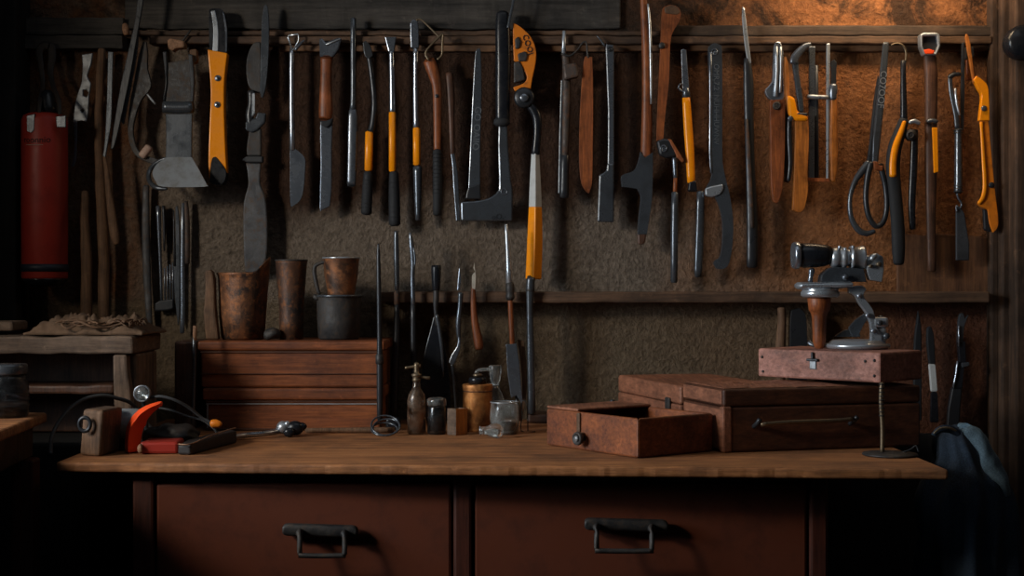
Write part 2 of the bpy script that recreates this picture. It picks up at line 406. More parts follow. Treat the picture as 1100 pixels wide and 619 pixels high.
# ---------------------------------------------------------------- the setting
XL, XR = -1.42, 1.075
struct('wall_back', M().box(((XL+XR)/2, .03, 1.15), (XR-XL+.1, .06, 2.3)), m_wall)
struct('floor', M().box(((XL+XR)/2, -1.6, -.02), (XR-XL+.1, 3.3, .04)), m_floor)
struct('wall_left', M().box((XL-.03, -.475, 1.15), (.06, .95, 2.3)), m_leftpost)
wr = M()
for i in range(9): wr.box((XR+.03+.004*(i % 2), -.06-.125*i, 1.15), (.05, .121, 2.3))
struct('wall_right', wr, m_post, .003)
struct('trim_1', M().pbox(-40, -60, 17, 480, .001, .09), m_leftpost, .004)                        # corner post, far left
struct('trim_2', M().pbox(18, 19, 132, 37, .001, .026).pbox(18, 38, 132, 52, .001, .034).cut().jitter(.0025, 22), m_board, .002)
struct('trim_3', M().pbox(134, -40, 667, 31, .001, .012).cut(.015).jitter(.003, 30), m_board, .002)
struct('trim_4', M().pbox(134, 33, 1066, 38, .001, .020).pbox(160, 38.5, 1066, 47, .001, .032).cut(.015).jitter(.0022, 26), m_rail, .002)
struct('trim_5', M().pbox(716, 27, 1066, 38.2, .001, .027).cut(.015).jitter(.002, 26), m_rail_d, .002)
struct('trim_6', M().pbox(300, 47.5, 1066, 55, .001, .016).cut(.015).jitter(.002, 26), m_rail_r, .002)
tr = M().pbox(1064, -40, 1074, 700, .001, .03).pbox(1076, -40, 1090, 700, .001, .05).pbox(1091, -40, 1130, 700, .001, .09)
struct('trim_7', tr, m_post, .005)
struct('shade_board', M().box((.62, -.009, .385), (.90, .016, .77)), m_leftpost, .002)  # dark board added to stand in for the shade under the bench
panel = M().plate([(963, 250), (992, 253), (1000, 251), (1028, 252), (1030, 252), (1063, 255), (1063, 316), (963, 316)], .006, .010, 0)
struct('trim_8', panel, wood('brown_wall_panel', (.10, .042, .02), (.19, .085, .036), 'z', .7, .7, .5), .002)

# wall shelf
shf = T('wall_shelf', 'long narrow dark wooden shelf running along the back wall behind the tools', 'shelf')
pl = M().pbox(405, 313.5, 1064, 325.5, .004, .085).cut(.015).jitter(.0016, 26)
build('plank', pl, m_rail, shf, .004)

# ---------------------------------------------------------------- workbench
wb = T('workbench', 'long red-brown wooden workbench with two wide drawers along the back wall', 'workbench')
fl = W(57, 497, .745); fr = W(1019, 505, .835)
top = M()
nx = 160
front = []
for i in range(nx+1):
    t = i/nx; p = fl.lerp(fr, t)
    front.append((p.x, p.y+.004*mnoise.noise((p.x*9, 0, 3))+.0014*mnoise.noise((p.x*45, 5, 0))+.0005*mnoise.noise((p.x*120, 5, 0))))
front[0] = (front[0][0]+.003, front[0][1]+.006)
quad = front+[(fr.x-.002, -.004), (fl.x-.002, -.004)]
top.prism(quad, ZB-.0165, ZB)
build('top', top, m_bench, wb, .003, 3)
DF = .728
def zz(py): return Z(py, DF)
zu = ZB-.0166
xa, xb, xc, xd, xe, xf = [X(p, DF) for p in (142, 165, 487, 507, 870, 890)]
body = M().box(((xa+xf)/2, -.385, (zu+.03)/2), (xf-xa-.012, .60, zu-.03))
build('carcass', body, m_stile, wb, .002)
for a, b_ in ((xa, xb), (xc, xd), (xe, xf)):
    build('stile', M().box(((a+b_)/2, -DF+.018, (zu+.0)/2), (b_-a, .036, zu)), m_stile, wb, .003)
build('rail', M().box(((xa+xf)/2, -DF+.025, zu-.010), (xf-xa-.01, .030, .020)), m_stile, wb, .002)
def drawer(x0, x1, hx0, hx1, hy, bx0, bx1, by):
    z0 = .52; z1 = zu-.021
    d_ = build('drawer', M().box(((x0+x1)/2, -DF+.017, (z0+z1)/2), (x1-x0-.006, .026, z1-z0)), m_cabinet, wb, .003)
    dh = DF+.010
    h = M().loft([(hx0, hy, 12), (hx0+6, hy, 13.5), (hx1-6, hy+2, 13.5), (hx1, hy+2, 12)], dh, th=.008, p=3, sm=1, seg=16)
    build('handle_plate', h, m_iron_old, d_, 0)
    b2 = M().tube([W(bx0, hy+2, dh+.008), W(bx0, hy+4, dh+.022), W(bx0, by-3, dh+.030), W(bx0+3, by, dh+.031), W(bx1-3, by, dh+.031), W(bx1, by-3, dh+.030), W(bx1, hy+5, dh+.022), W(bx1, hy+3, dh+.008)], .0042, 10, 3)
    b2.ball(W(bx0, hy+4, dh+.012), .0065).ball(W(bx1, hy+5, dh+.012), .0065)
    build('bail_handle', b2, m_iron_old, d_)
drawer(xb, xc, 304, 384, 569, 322, 370, 597)
drawer(xd, xe, 628, 717, 563, 641, 700, 592)
for a, b_ in ((xb, xc), (xd, xe)):
    build('door', M().box(((a+b_)/2, -DF+.017, .285), (b_-a-.006, .026, .44)), m_cabinet, wb, .003)

# ---------------------------------------------------------------- left side table, crate
TZ = ZC-.22
lt = T('side_table', 'rough wooden side table cut off by the left edge of the picture', 'table')
q = [(-1.30, -1.05), (-.765, -1.05), (-.822, -.53), (-1.30, -.53)]
build('top', M().prism(q, TZ-.018, TZ), m_bench, lt, .003)
build('apron', M().prism([(-1.29, -1.03), (-.79, -1.03), (-.84, -.55), (-1.29, -.55)], TZ-.075, TZ-.0185), m_wood_dark, lt, .002)
for lx, ly in ((-.845, -.575), (-1.27, -.575), (-.815, -1.0), (-1.27, -1.0)):
    build('leg', M().box((lx, ly, (TZ-.075)/2), (.04, .04, TZ-.076)), m_stile, lt, .003)

DC = .46
cr = T('wooden_crate_shelf', 'open rough wooden crate shelf standing left beside the stacked cases', 'crate')
ct = Z(362, DC)
tp = M()
tp.pbox(-130, 362, 143, 380, .26, DC)
for v in tp.bm.verts: pass
build('top_board', tp.cut(.02).jitter(.004, 22), m_wood_grey, cr, .004)
xr = X(143, DC)
build('side_panel', M().box((xr-.012, -(.27+DC-.02)/2, (ZB+.0005+Z(381, DC))/2), (.02, DC-.31, Z(381, DC)-ZB-.001)), m_wood_greyz, cr, .003)
build('front_post', M().plate([(123, 381), (138, 381), (139, 400), (143, 433), (141, 474), (127, 474), (124, 430)], DC-.012, .024, 2), m_wood_greyz, cr, .004)
build('lower_board', M().pbox(-120, 414, 122, 424, .285, DC-.05).cut(.02).jitter(.003, 22), m_wood_dark, cr, .003)
build('end_panel', M().box((X(-120, DC), -(.27+DC-.02)/2, (ZB+Z(381, DC))/2), (.024, DC-.31, Z(381, DC)-ZB-.001)), m_wood_greyz, cr, .003)
build('back_board', M().box(((X(-120, DC)+xr-.024)/2, -.272, (ZB+Z(381, DC))/2), (xr-.026-X(-120, DC), .016, Z(381, DC)-ZB-.002)), m_wood_dark, cr, .002)
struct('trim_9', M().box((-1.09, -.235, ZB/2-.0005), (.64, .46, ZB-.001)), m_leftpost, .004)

def sheet(px0, px1, d0, d1, z, amp, seed, nx=60, ny=24, th=.004, sc=16):
    m = M(); a = []; b_ = []
    for j in range(ny+1):
        for i in range(nx+1):
            u = i/nx; v = j/ny; d = d0+(d1-d0)*v; x = X(px0+(px1-px0)*u, DC)
            edge = min(1, 5*min(u, 1-u), 5*min(v, 1-v)+.15)
            n1 = mnoise.noise((x*sc, d*sc*2.2+seed, seed)); n2 = mnoise.noise((x*sc*2.6, d*sc*4+seed, seed+7))
            ridge = (1-abs(n1)*2.2); h = max(0.0, .45*ridge+.3*n2+.25)*amp*edge
            wob = .010*mnoise.noise((u*7, v*7, seed))
            a.append(m.bm.verts.new((x+wob, -d+wob, z+th+h))); b_.append(m.bm.verts.new((x+wob, -d+wob, z+.0006)))
    fs = []
    for j in range(ny):
        for i in range(nx):
            q_ = [j*(nx+1)+i, j*(nx+1)+i+1, (j+1)*(nx+1)+i+1, (j+1)*(nx+1)+i]
            fs.append(m.bm.faces.new([a[t] for t in q_])); fs.append(m.bm.faces.new([b_[t] for t in q_[::-1]]))
    ed = [i for i in range(nx+1)]+[(j+1)*(nx+1)+nx for j in range(ny)]+[ny*(nx+1)+i for i in range(nx-1, -1, -1)]+[j*(nx+1) for j in range(ny-1, -1, -1)]
    for p_, q_ in zip(ed, ed[1:]): fs.append(m.bm.faces.new((a[p_], a[q_], b_[q_], b_[p_])))
    for f in fs: f.smooth = True
    bmesh.ops.recalc_face_normals(m.bm, faces=fs); return m
sk = sheet(20, 150, .27, DC-.02, ct+.002, .044, 3.3, sc=26)
sc_ = T('sacking', 'crumpled brown sacking heaped on top of the rough crate shelf', 'cloth')
build('heap', sk, m_sack, sc_)
fr_ = M()
for i in range(22):
    x0_ = X(random.uniform(35, 125), DC); y0_ = -random.uniform(.36, .445); ln = random.uniform(.05, .13); pts_ = []
    for q_ in range(5): pts_.append((min(x0_+ln*q_/4, -.70), max(min(y0_+.016*math.sin(q_*1.7+i), -.29), -.452), ct+.010+.014*abs(math.sin(i*1.3+q_*.9))+.008*random.random()))
    fr_.tube(pts_, random.uniform(.0010, .0024), 6, 4)
fo_ = build('loose_strands', fr_, m_wood_pale, sc_); fo_['kind'] = 'stuff'
solo('plank_offcut', M().box((X(-10, .3), -.34, ct+.017), (.14, .12, .018), .1).jitter(.002, 9), m_wood_grey, 'short flat plank lying on the crate shelf at the left edge', 'plank', bev=.003)

# jar on the side table
def hollow(prof_out, wall=.0022, base=.004):
    """closed glass-vessel profile from an outer profile [(r, h)...] bottom to top"""
    inn = [(max(r-wall, .0005), max(h, prof_out[0][1]+base)) for r, h in prof_out][::-1]
    return [(0.0, prof_out[0][1])]+prof_out+inn+[(0.0, prof_out[0][1]+base)]
jx = Vector((-.862, -.62, TZ))
jr = T('glass_jar', 'ribbed glass jar standing on the side table at the left edge', 'jar')
ml = M().lathe(jx, hollow([(.034, .0008), (.037, .006), (.037, .058), (.032, .066), (.032, .072)]))
build('glass_body', ml, m_glassdark, jr)
ld = M().lathe(jx, [(0, .0725), (.034, .0725), (.035, .076), (.035, .088), (.033, .0905), (0, .0905)])
build('lid', ld, m_steel_dk, jr)
rb = M()
for h in (.020, .030, .040): rb.torus(jx+Vector((0, 0, h)), .0372, .0016)
build('rib_band', rb, m_glassdark, jr)

# ---------------------------------------------------------------- tools hanging on the wall, left to right
D = .044
GH = 'tools hanging in the row on the wall'
def tool(name, label, cat): return T(name, label, cat, GH)

# red canister
t = tool('fire_extinguisher', 'red cylindrical canister with black carrying strap hanging at the far left', 'fire extinguisher')
DCn = .085; kc = k(DCn)
build('body', M().turned(48, DCn, [(300, 0), (300, 23), (298, 24), (200, 24.3), (130, 24), (125, 22), (122.5, 17), (121.5, 0)]), m_red, t)
build('band', M().turned(48, DCn, [(292, 24.2), (292, 24.7), (284, 24.7), (284, 24.2)]), m_bandblue, t)
build('base_cap', M().turned(48, DCn, [(308, 0), (308, 14), (306, 19), (301, 23.6), (299.5, 23.9), (299.5, 0)]), m_black, t)
build('neck', M().turned(51, DCn, [(123, 11), (116, 11), (108, 8.5), (101, 7), (97, 4), (97, 0)]), m_black, t)
build('clip', M().plate([(29, 124), (38, 122), (37, 140), (34, 143), (29, 141)], DCn+.045, .004, 1), m_steel_dk, t, .0008)
build('clip', M().plate([(60, 125), (71, 124), (71, 137), (61, 137)], DCn+.044, .004, 1), m_steel_dk, t, .0008)
s1 = M().loft([(42, 121, 4, .035), (43, 108, 5, .02), (46, 92, 5, -.02), (44, 70, 6, -.03), (42, 56, 8, -.035), (47, 49, 9, -.036), (54, 50, 8, -.035)], DCn, th=.0016, sm=5)
s1.loft([(64, 123, 4, .035), (63, 108, 5, .02), (57, 92, 5, -.01), (54, 76, 7, -.03), (56, 62, 9, -.034), (55, 51, 9, -.035), (50, 48, 8, -.036)], DCn, th=.0016, sm=5)
build('strap', s1, m_leather, t)
R_ = 24.25*kc; cc = W(48, 153, DCn)
def wrap(u, v, h): a = (u/R_)-.06; return Vector((cc.x+(R_+h)*math.sin(a), cc.y-(R_+h)*math.cos(a), cc.z+v+.18*u*u*12))
build('lettering', M().text('roonnio', wrap, .0185, .0003), m_text_dark, t)
build('underline', M().text('_____', lambda u, v, h: wrap(u-.004, v-.004, h), .015, .0003), m_text_light, t)

t = tool('hinge_bracket', 'scuffed pale grey metal hinge plate beside the red canister', 'bracket')
build('plate', M().plate([(88, 59), (100, 57), (98, 70), (94, 82), (98, 90), (96, 104), (95, 122), (93, 131), (88, 130), (78.5, 132), (81, 112), (84, 100), (88, 88), (89, 70)], D, .006, 2, holes=[[(89.5, 97), (93, 96.5), (95.5, 100), (93.5, 104.5), (89.5, 103)], [(86.7, 119), (88.7, 117), (90.8, 119), (88.8, 121.3)]]), m_bracket, t, .001)
build('hook_strip', M().plate([(79, 131), (83, 131), (83, 150), (82, 172), (79, 180), (76, 178), (78.5, 171), (80, 152)], D, .004, 2), m_steel, t, .0008)

GW = 'sticks leaning on the wall at left'
def stick(path, label, d, name='wooden_stick', mat=None):
    return solo(name, M().loft(path, d, ratio=.9, sm=4, seg=14).jitter(.0025, 22), mat or m_wood_pale, label, 'stick', GW)
stick([(91, 205, 9), (91, 250, 12), (93, 300, 13), (92, 400, 13), (92, 452, 13)], 'straight brown wooden stick below the grey hinge plate', .05)
stick([(109, 52, 9), (106, 120, 9), (108, 200, 11), (111, 262, 12), (112, 353, 12), (112, 452, 12)], 'long knotty wooden stick standing behind the sacking', .045)
t = tool('draw_hook', 'long brown handle with thin dark blade hanging between sticks and strap', 'hook')
build('handle', M().loft([(112, 168, 3), (114, 180, 5), (118, 215, 8), (122, 245, 10), (124, 256, 9), (125, 263, 5)], .075, ratio=.7, sm=4), m_wood_pale, t)
build('blade', M().plate([(116, 55), (122, 56), (121, 95), (120, 130), (117, 150), (113.5, 170), (110.5, 168), (113, 145), (115, 100)], .075, .004, 3), m_steel_dk, t, .001)

t = tool('drawknife_blade', 'long thin black curved blade slanting down from the top edge', 'blade')
build('blade', M().plate([(149, -12), (155, -12), (154, 4), (149, 32), (141, 78), (130, 130), (123, 158), (119, 160), (122, 138), (129, 95), (139, 50), (145, 22)], .078, .005, 3), m_iron, t, .0012)
t = tool('c_clamp', 'dark grey folded metal clamp with curved jaw and pale knob', 'clamp')
build('frame', M().plate([(154, 45), (157.5, 45), (159, 58), (159, 74), (163, 90), (160, 99), (153, 107), (147, 122), (143.5, 140), (147, 158), (155, 166), (172, 172), (177, 176), (170, 178), (153, 172), (143, 163), (138, 145), (139, 118), (145, 84), (150, 58)], .056, .009, 3), m_iron_old, t, .002)
build('side_leaf', M().plate([(146, 34), (149, 36), (147, 60), (140, 98), (135, 124), (133, 134), (129, 126), (131, 100), (138, 62)], .062, .008, 3), m_steel_dk, t, .002)
build('knob', M().loft([(152, 169, 9), (155, 165, 9), (161, 157, 8.5)], .064, sm=2, p=2.6), m_skin_peg, t)
build('lever', M().loft([(158, 101, 2), (162, 106, 2.6), (167, 112, 2)], .066, sm=2, seg=8), m_bracket, t)

t = tool('adze', 'dark bent-plate adze with broad flared grey blade beside the orange knife', 'adze')
u = M().plate([(178.5, 58), (183, 58), (184, 75), (183, 95), (181, 112), (209, 112), (208.5, 90), (207, 72), (206, 60), (211, 62), (213, 90), (211, 118), (179.5, 118), (179.5, 105), (182, 90)], .046, .008, 2)
build('side_straps', u, m_iron, t, .0015)
build('upper_plate', M().plate([(182.5, 70), (208, 66), (209, 90), (209.5, 113), (181, 113), (183.5, 92)], .044, .004, 2), m_iron_old, t, .001)
build('fold', M().tube([W(179.5, 117, .049), W(195, 117.5, .049), W(211, 117, .049)], .0125, 20, 3), m_steel_dk, t)
build('lower_plate', M().plate([(182, 124), (210.5, 124), (210, 150), (210, 172), (182, 172), (182.5, 150)], .046, .006, 1), m_steel_dk, t, .0012)
tiltz = Z(171, .046); tk = .0304
bl = M().plate([(185, 170.5), (209.5, 170.5), (216, 180), (229, 201), (226, 203), (183, 203), (175, 197.5), (170, 188), (173, 179), (179, 173.5)], .050, .005, 3, lean=lambda co: max(0, (tiltz-co.z)/.064)*.030)
build('curled_rim', M().loft([(187, 170, 3, .0), (176, 174, 4, -.004), (167, 181, 5, -.004), (163.5, 190, 5, .004), (166, 198, 5, .016), (173, 203, 5, .026), (184, 204, 3, .030)], .046, ratio=1.0, sm=4), m_steel_dk, t)
build('blade', bl, m_bracket, t)
solo('wooden_peg', M().plate([(181, 44), (184, 42), (199, 45), (200, 52), (190, 53), (187, 56), (182, 53)], .052, .026, 1), m_dust, 'pale square wooden peg above the bent-plate adze', 'peg', 'pegs on the left rail', bev=.002)
solo('wooden_peg', M().plate([(204, 54), (212, 53), (213, 66), (209, 70), (205, 64)], .058, .018, 1), m_wood_pale, 'small brown wooden peg at the adze right upper corner', 'peg', 'pegs on the left rail', bev=.002)
solo('wooden_peg', M().loft([(134, 25, 5), (135, 31, 8), (136, 38, 6)], .045, sm=2), m_dust, 'round worn peg end beside the slanting black blade', 'peg', 'pegs on the left rail')
solo('nail', M().loft([(194, 47, 2), (200, 39, 2.4), (205, 32, 1.6)], .040, sm=2, seg=8), m_iron_old, 'bent iron nail sticking up beside the square wooden peg', 'nail')

t = tool('hunting_knife', 'large bright orange handled knife with grey-striped black top', 'knife')
build('top_grip', M().plate([(225.5, 14), (228, 10.5), (233, 10), (239, 11), (242.5, 17), (244, 30), (244, 58), (226, 58), (225.5, 35)], .046, .020, 3), m_black, t, .004)
build('grey_inlay', M().plate([(227, 12), (231.5, 11.5), (234.5, 25), (235.5, 40), (235, 56), (228.5, 56), (229.5, 40), (229, 26)], .052, .012, 3), m_steel_lt, t, .0015)
build('edge_strip', M().plate([(239.5, 13), (242, 18), (244.5, 34), (244.2, 56), (242.5, 56), (242.3, 34), (241, 22)], .0525, .010, 3), m_steel, t, .0008)
build('handle', M().plate([(224, 54), (245.5, 58), (243.5, 74), (242, 92), (242, 125), (243.5, 165), (244.5, 185), (242, 193), (226, 193), (225, 175), (226, 140), (227.5, 100), (225.5, 70)], .047, .024, 3), m_orange, t, .006, seg=4)
for px, py in ((234, 84), (233.5, 112.5)):
    sc = build('screw', M().disc(px, py, .0595, 3.4, .002), m_steel, t); build('screw_centre', M().disc(px, py, .062, 1.5, .001), m_iron, sc)
build('end_cap', M().plate([(229, 171), (233, 169), (239, 176), (244, 184), (243.5, 193), (240, 199), (231, 199), (226.5, 196), (227, 184)], .0485, .026, 3), m_black, t, .004)

t = tool('garden_shears', 'dark double-bladed shears with broad stained lower blade behind the crooked pot', 'shears')
build('blade', M().plate([(285.5, 5), (288, 10), (289.3, 30), (288.6, 62), (286, 92), (282.5, 105), (280, 100), (280.5, 60), (281.5, 25), (283.5, 9)], .052, .008, 3), m_steel_dk, t, .003)
build('blade', M().plate([(272, 47), (280, 45), (281, 62), (280.5, 100), (274, 99), (267, 92), (264.5, 76), (266, 60)], .042, .007, 3), m_iron_old, t, .002)
build('grip', M().loft([(270, 97, 9), (270, 112, 8), (268, 124, 9), (270, 140, 7)], .050, ratio=.8, sm=3), m_iron, t)
build('inlay', M().plate([(271, 100), (274, 100), (274, 122), (271, 126)], .056, .006, 1), m_steel_lt, t, .001)
build('pivot', M().plate([(264, 131), (275, 127), (277, 121), (286, 122), (285, 132), (277, 140), (271, 143), (264, 140)], .050, .012, 1), m_steel_dk, t, .002)
build('shank', M().plate([(268, 140), (281, 138), (281, 168), (266, 168), (265, 160)], .046, .009, 2), m_iron_old, t, .002)
build('guard', M().plate([(260, 172), (265, 168), (283, 168), (283, 175), (266, 175)], .048, .012, 1), m_iron, t, .0015)
build('lower_blade', M().plate([(264, 175), (281, 175), (279.5, 196), (285, 212), (287.5, 240), (286, 280), (276, 292), (263, 293), (261.5, 250), (262, 218), (266.5, 200), (266, 186)], .044, .006, 3), m_oldblade, t, .002)

t = tool('putty_scraper', 'chrome-shafted scraper with a wire triangle loop at the top', 'scraper')
build('shaft', M().loft([(313.5, 52, 4), (313.5, 58, 5.5), (313.5, 110, 6), (314, 162, 6)], D, sm=2), m_chrome, t)
build('loop', M().wire([(314, 54), (309.5, 40), (310, 38), (320, 36.5), (321, 39), (320.5, 44), (315, 54)], D+.004, 1.8, 1), m_steel_lt, t)
build('hook', M().loft([(317, 54, 3), (321, 49, 3.6), (327, 43, 2)], D+.002, sm=2, seg=8), m_steel, t)
build('blade', M().plate([(311.5, 160), (316, 160), (321, 163), (327.5, 170), (328, 180), (326, 205), (322, 216), (313.5, 222.5), (312, 215)], D, .005, 3), m_steel, t, .0015)

t = tool('hatchet_knife', 'short wood-handled tool with wedge steel head and flat steel lower blade', 'hatchet')
build('head', M().plate([(343, 43), (346, 41), (350, 46), (364.5, 40.5), (367.5, 42), (364, 54), (358, 62), (344, 62)], .046, .014, 1), m_steel, t, .002)
build('ridge', M().loft([(350, 48, 2), (365, 42, 1.6)], .055, sm=1, seg=8), m_steel_lt, t)
build('handle', M().loft([(351, 60, 14), (350.5, 72, 12), (350, 95, 13), (350, 118, 15), (349, 130, 13)], .047, ratio=.75, sm=4, p=2.4), m_wood_tool, t)
build('ferrule', M().plate([(344, 130), (358, 127), (357, 133), (352, 138), (344, 134)], .046, .014, 1), m_iron, t, .002)
build('blade', M().plate([(344, 133), (350, 133), (357.5, 130), (356.5, 160), (356.5, 200), (354.5, 222), (345.5, 226), (343.5, 224), (344.5, 180)], .044, .007, 2), m_steel, t, .003)

t = tool('cold_chisel', 'dark steel chisel with speckled flat lower end beside thin orange handle', 'chisel')
build('shaft', M().loft([(379.5, 19, 6), (379.5, 55, 6.5), (379.5, 100, 6), (379, 118, 7)], D, sm=2), m_steel_dk, t)
build('blade', M().loft([(379, 116, 6), (379, 125, 10), (378.5, 160, 10.5), (377.5, 195, 9.5), (377.5, 201, 8)], D, ratio=.5, sm=2, p=3), m_steel, t)

GO = 'orange-banded steel bars in the row'
def obar(label, head, rod, mat_rod, obounds, gbounds, rod_ratio=1.0, grip=m_rubber, gripw=None, ribs=True, name='pry_bar'):
    t = T(name, label, 'pry bar', GH)
    build('head', head, m_iron if mat_rod is not m_chrome else m_steel, t, .001)
    build('rod', M().loft(rod, D, ratio=rod_ratio, sm=4), mat_rod, t)
    x0, y0, x1, y1, w = obounds
    build('orange_sleeve', M().loft([(x0, y0, w), (x1, y1, w)], D, sm=1, p=2.6, seg=16), m_orange, t)
    gx0, gy0, gx1, gy1, w0, w1 = gbounds
    g = M().loft([(gx0, gy0, w0), ((gx0+gx1)/2, (gy0+gy1)/2, (w0+w1)/2*1.08), (gx1, gy1, w1)], D, sm=3, seg=16)
    if ribs:
        n = 9
        for i in range(1, n):
            a = .12+.8*i/n; g.torus(W(gx0+(gx1-gx0)*a, gy0+(gy1-gy0)*a, D), (w0+(w1-w0)*a)/2*k(D)*1.0, .0012, 'z', 16, 6)
    build('grip', g, grip, t); return t
obar('slim hook-headed bar with short orange sleeve and ribbed black grip', M().plate([(390, 46), (393, 44), (398, 50), (401, 60), (397, 64), (392, 60)], D, .012, 3), [(396, 60, 5), (399, 78, 5.5), (402, 110, 6), (400, 135, 7), (397, 143, 8)], m_iron, (396.7, 141, 395.8, 184, 8.6), (395.5, 184, 393.5, 231, 9.5, 11.5))
obar('chrome bar with flared triangular head and long orange sleeve', M().plate([(413.5, 40), (426, 40), (425, 46), (423.5, 56), (417.5, 56)], D, .012, 1), [(420.5, 52, 5.5), (421, 88, 6), (421.5, 122, 6.5)], m_chrome, (421.5, 120, 421.5, 185, 7.6), (423, 184, 424, 243, 10, 12.5))
t_ = obar('chrome bar with dark bent head joined by wire to the wooden handle', M().plate([(441, 26), (444, 22), (449, 23), (450, 35), (450, 52), (441.5, 52)], D, .016, 2), [(446.5, 50, 5.5), (446.5, 95, 6), (447, 138, 6.5)], m_chrome, (447.5, 137, 447.8, 178, 8), (448.5, 178, 449, 237, 10, 5.5), 1.0, m_steel_dk, ribs=False)
build('loop_wire', M().wire([(447, 22), (452, 21), (462, 30), (470, 38), (474, 42)], .058, 2.2, 3), m_brass, t_)

t = tool('carving_mallet', 'curved reddish wooden handle with bent wire loop and black wrapped grip', 'mallet')
build('handle', M().loft([(460, 64, 12), (464, 74, 13), (469, 92, 10), (470, 112, 9), (470, 140, 8), (470, 163, 7.5)], D, ratio=.7, sm=4), m_wood_tool, t)
build('loop', M().wire([(461, 66), (457.5, 58), (463, 50), (472, 41), (476, 38), (475.5, 48), (475, 60), (470, 65)], .056, 2.6, 4), m_brass, t)
g = M().loft([(470, 161, 9), (470.5, 200, 10), (470, 232, 9)], D, sm=3, seg=16)
for i in range(11): g.torus(W(470.2, 166+i*4.2, D), 4.9*k(D), .0011, 'z', 16, 6)
build('grip', g, m_rubber, t)
build('rivet', M().disc(469.5, 104, .051, 2, .0015), m_iron, t)

t = tool('paring_knife', 'thin dark blade with narrow worn wooden handle left of embossed spanner', 'knife')
build('handle', M().loft([(482, 78, 8), (484, 100, 9), (485, 130, 6.5), (486, 168, 5)], .043, ratio=.6, sm=3), m_wood_dark, t)
build('blade', M().plate([(484, 165), (488, 165), (490.5, 178), (492.5, 195), (494, 237), (490, 238), (487, 200), (486, 180)], .043, .006, 2), m_steel_dk, t, .001)

t = tool('flat_spanner', 'tapered grey steel bar with faint embossed letters beside the cleaver', 'spanner')
build('bar', M().plate([(511, 55), (514, 53), (516.5, 55), (517.5, 100), (516, 160), (516, 205), (503, 206), (503.5, 195), (506.5, 130), (509, 80)], D, .009, 2), m_steel_dk, t, .0025)
build('jaw', M().plate([(503, 202), (516, 197), (516.5, 214), (500.5, 214), (501, 208)], .046, .012, 1), m_iron, t, .0015)
kk = k(.049)
def vert(px, py, d, ang=-math.pi/2):
    c0 = W(px, py, d); ca, sa = math.cos(ang), math.sin(ang)
    return lambda u, v, h: Vector((c0.x+u*ca-v*sa, c0.y-h, c0.z+u*sa+v*ca))
build('lettering', M().text('GO OAIIO', vert(512, 138, .0485, -math.pi/2-.06), .020), m_lettering, t)

t = tool('cleaver', 'large dark cleaver with black grip and square blade pointing left', 'cleaver')
build('grip', M().loft([(540, 12, 13), (540, 30, 16), (540.5, 70, 16.5), (540, 100, 15.5), (540, 134, 15)], .052, ratio=.75, sm=3, p=2.6, seg=16), m_black, t)
build('collar', M().loft([(539, 126, 17), (539, 136, 18)], .052, ratio=.8, sm=1, p=2.6), m_rubber, t)
build('blade', M().plate([(495, 217), (515, 215.5), (527, 212), (534, 206), (536, 198), (535, 160), (535.5, 134), (545, 134), (546, 160), (549, 195), (550.5, 205), (550.5, 237.5), (495.5, 237.5)], .050, .008, 3), m_steel_dk, t, .002)
build('rivet', M().torus(W(541.5, 206, .0545), .006, .0011, 'y', 20, 6), m_steel, t)
build('mark', M().text('oO,-', vert(536, 233, .0545, .08), .016), m_iron, t)
build('strap', M().loft([(546, 30, 3), (548, 18, 3), (551, 4, 3), (553, -8, 3)], .062, th=.001, sm=3), m_steel_dk, t)

t = tool('lopper', 'long lopper with orange curved blade, white band and orange lower handle', 'lopper')
build('blade', M().plate([(551, 25), (556, 27), (566, 35), (573, 45), (576, 57), (575, 70), (572, 84), (570, 98), (553, 98), (551, 94), (562, 90), (566, 84), (563, 76), (558, 68), (552, 66), (551, 45)], .050, .009, 3), m_orange_worn, t, .002)
build('blade_marks', M().text('COOJ', vert(567, 48, .0556, -1.25), .017), m_iron, t)
build('jaw', M().plate([(552, 67), (558, 66), (562, 74), (564, 86), (552, 90)], .052, .012, 1).plate([(553, 42), (557, 39), (559.5, 45), (558, 52), (553.5, 53)], .056, .006, 1).plate([(556, 58), (564, 55), (567, 59), (565, 66), (557, 66)], .056, .006, 1), m_iron_old, t, .0015)
build('hub', M().lathe(W(563, 105, .054), [(0, -.012), (9*kk, -.012), (11*kk, -.004), (11*kk, .006), (9*kk, .009), (0, .009)], 24, 'y'), m_iron, t)
build('bolt', M().disc(563, 105, .066, 4.5, .003).torus(W(563, 105, .067), .0045, .0012, 'y', 16, 6), m_steel, t)
build('upper_arm', M().loft([(566, 110, 8), (573, 118, 10), (577, 128, 10), (577, 145, 8.5), (575, 167, 9)], .050, ratio=.8, sm=3), m_black, t)
dia = dict(seg=4, flat=True, rnd=False, sm=2)
build('white_band', M().loft([(575, 165, 9), (575, 195, 12.5), (575, 223, 14.5)], .050, ratio=.9, **dia), m_whiteband, t, .001)
build('orange_handle', M().loft([(575, 222, 15), (574.5, 260, 17.5), (573, 300, 18)], .050, ratio=.9, **dia), m_orange, t, .0015)
build('lower_rod', M().loft([(570, 298, 8), (569.5, 310, 9), (569, 330, 7), (570, 380, 8), (571, 445, 9)], .100, ratio=.8, sm=3), m_steel_dk, t)
build('collar', M().loft([(571, 296, 9, -.045), (570, 304, 9, -.01), (569.5, 314, 10)], .100, ratio=.9, sm=2), m_iron_old, t)

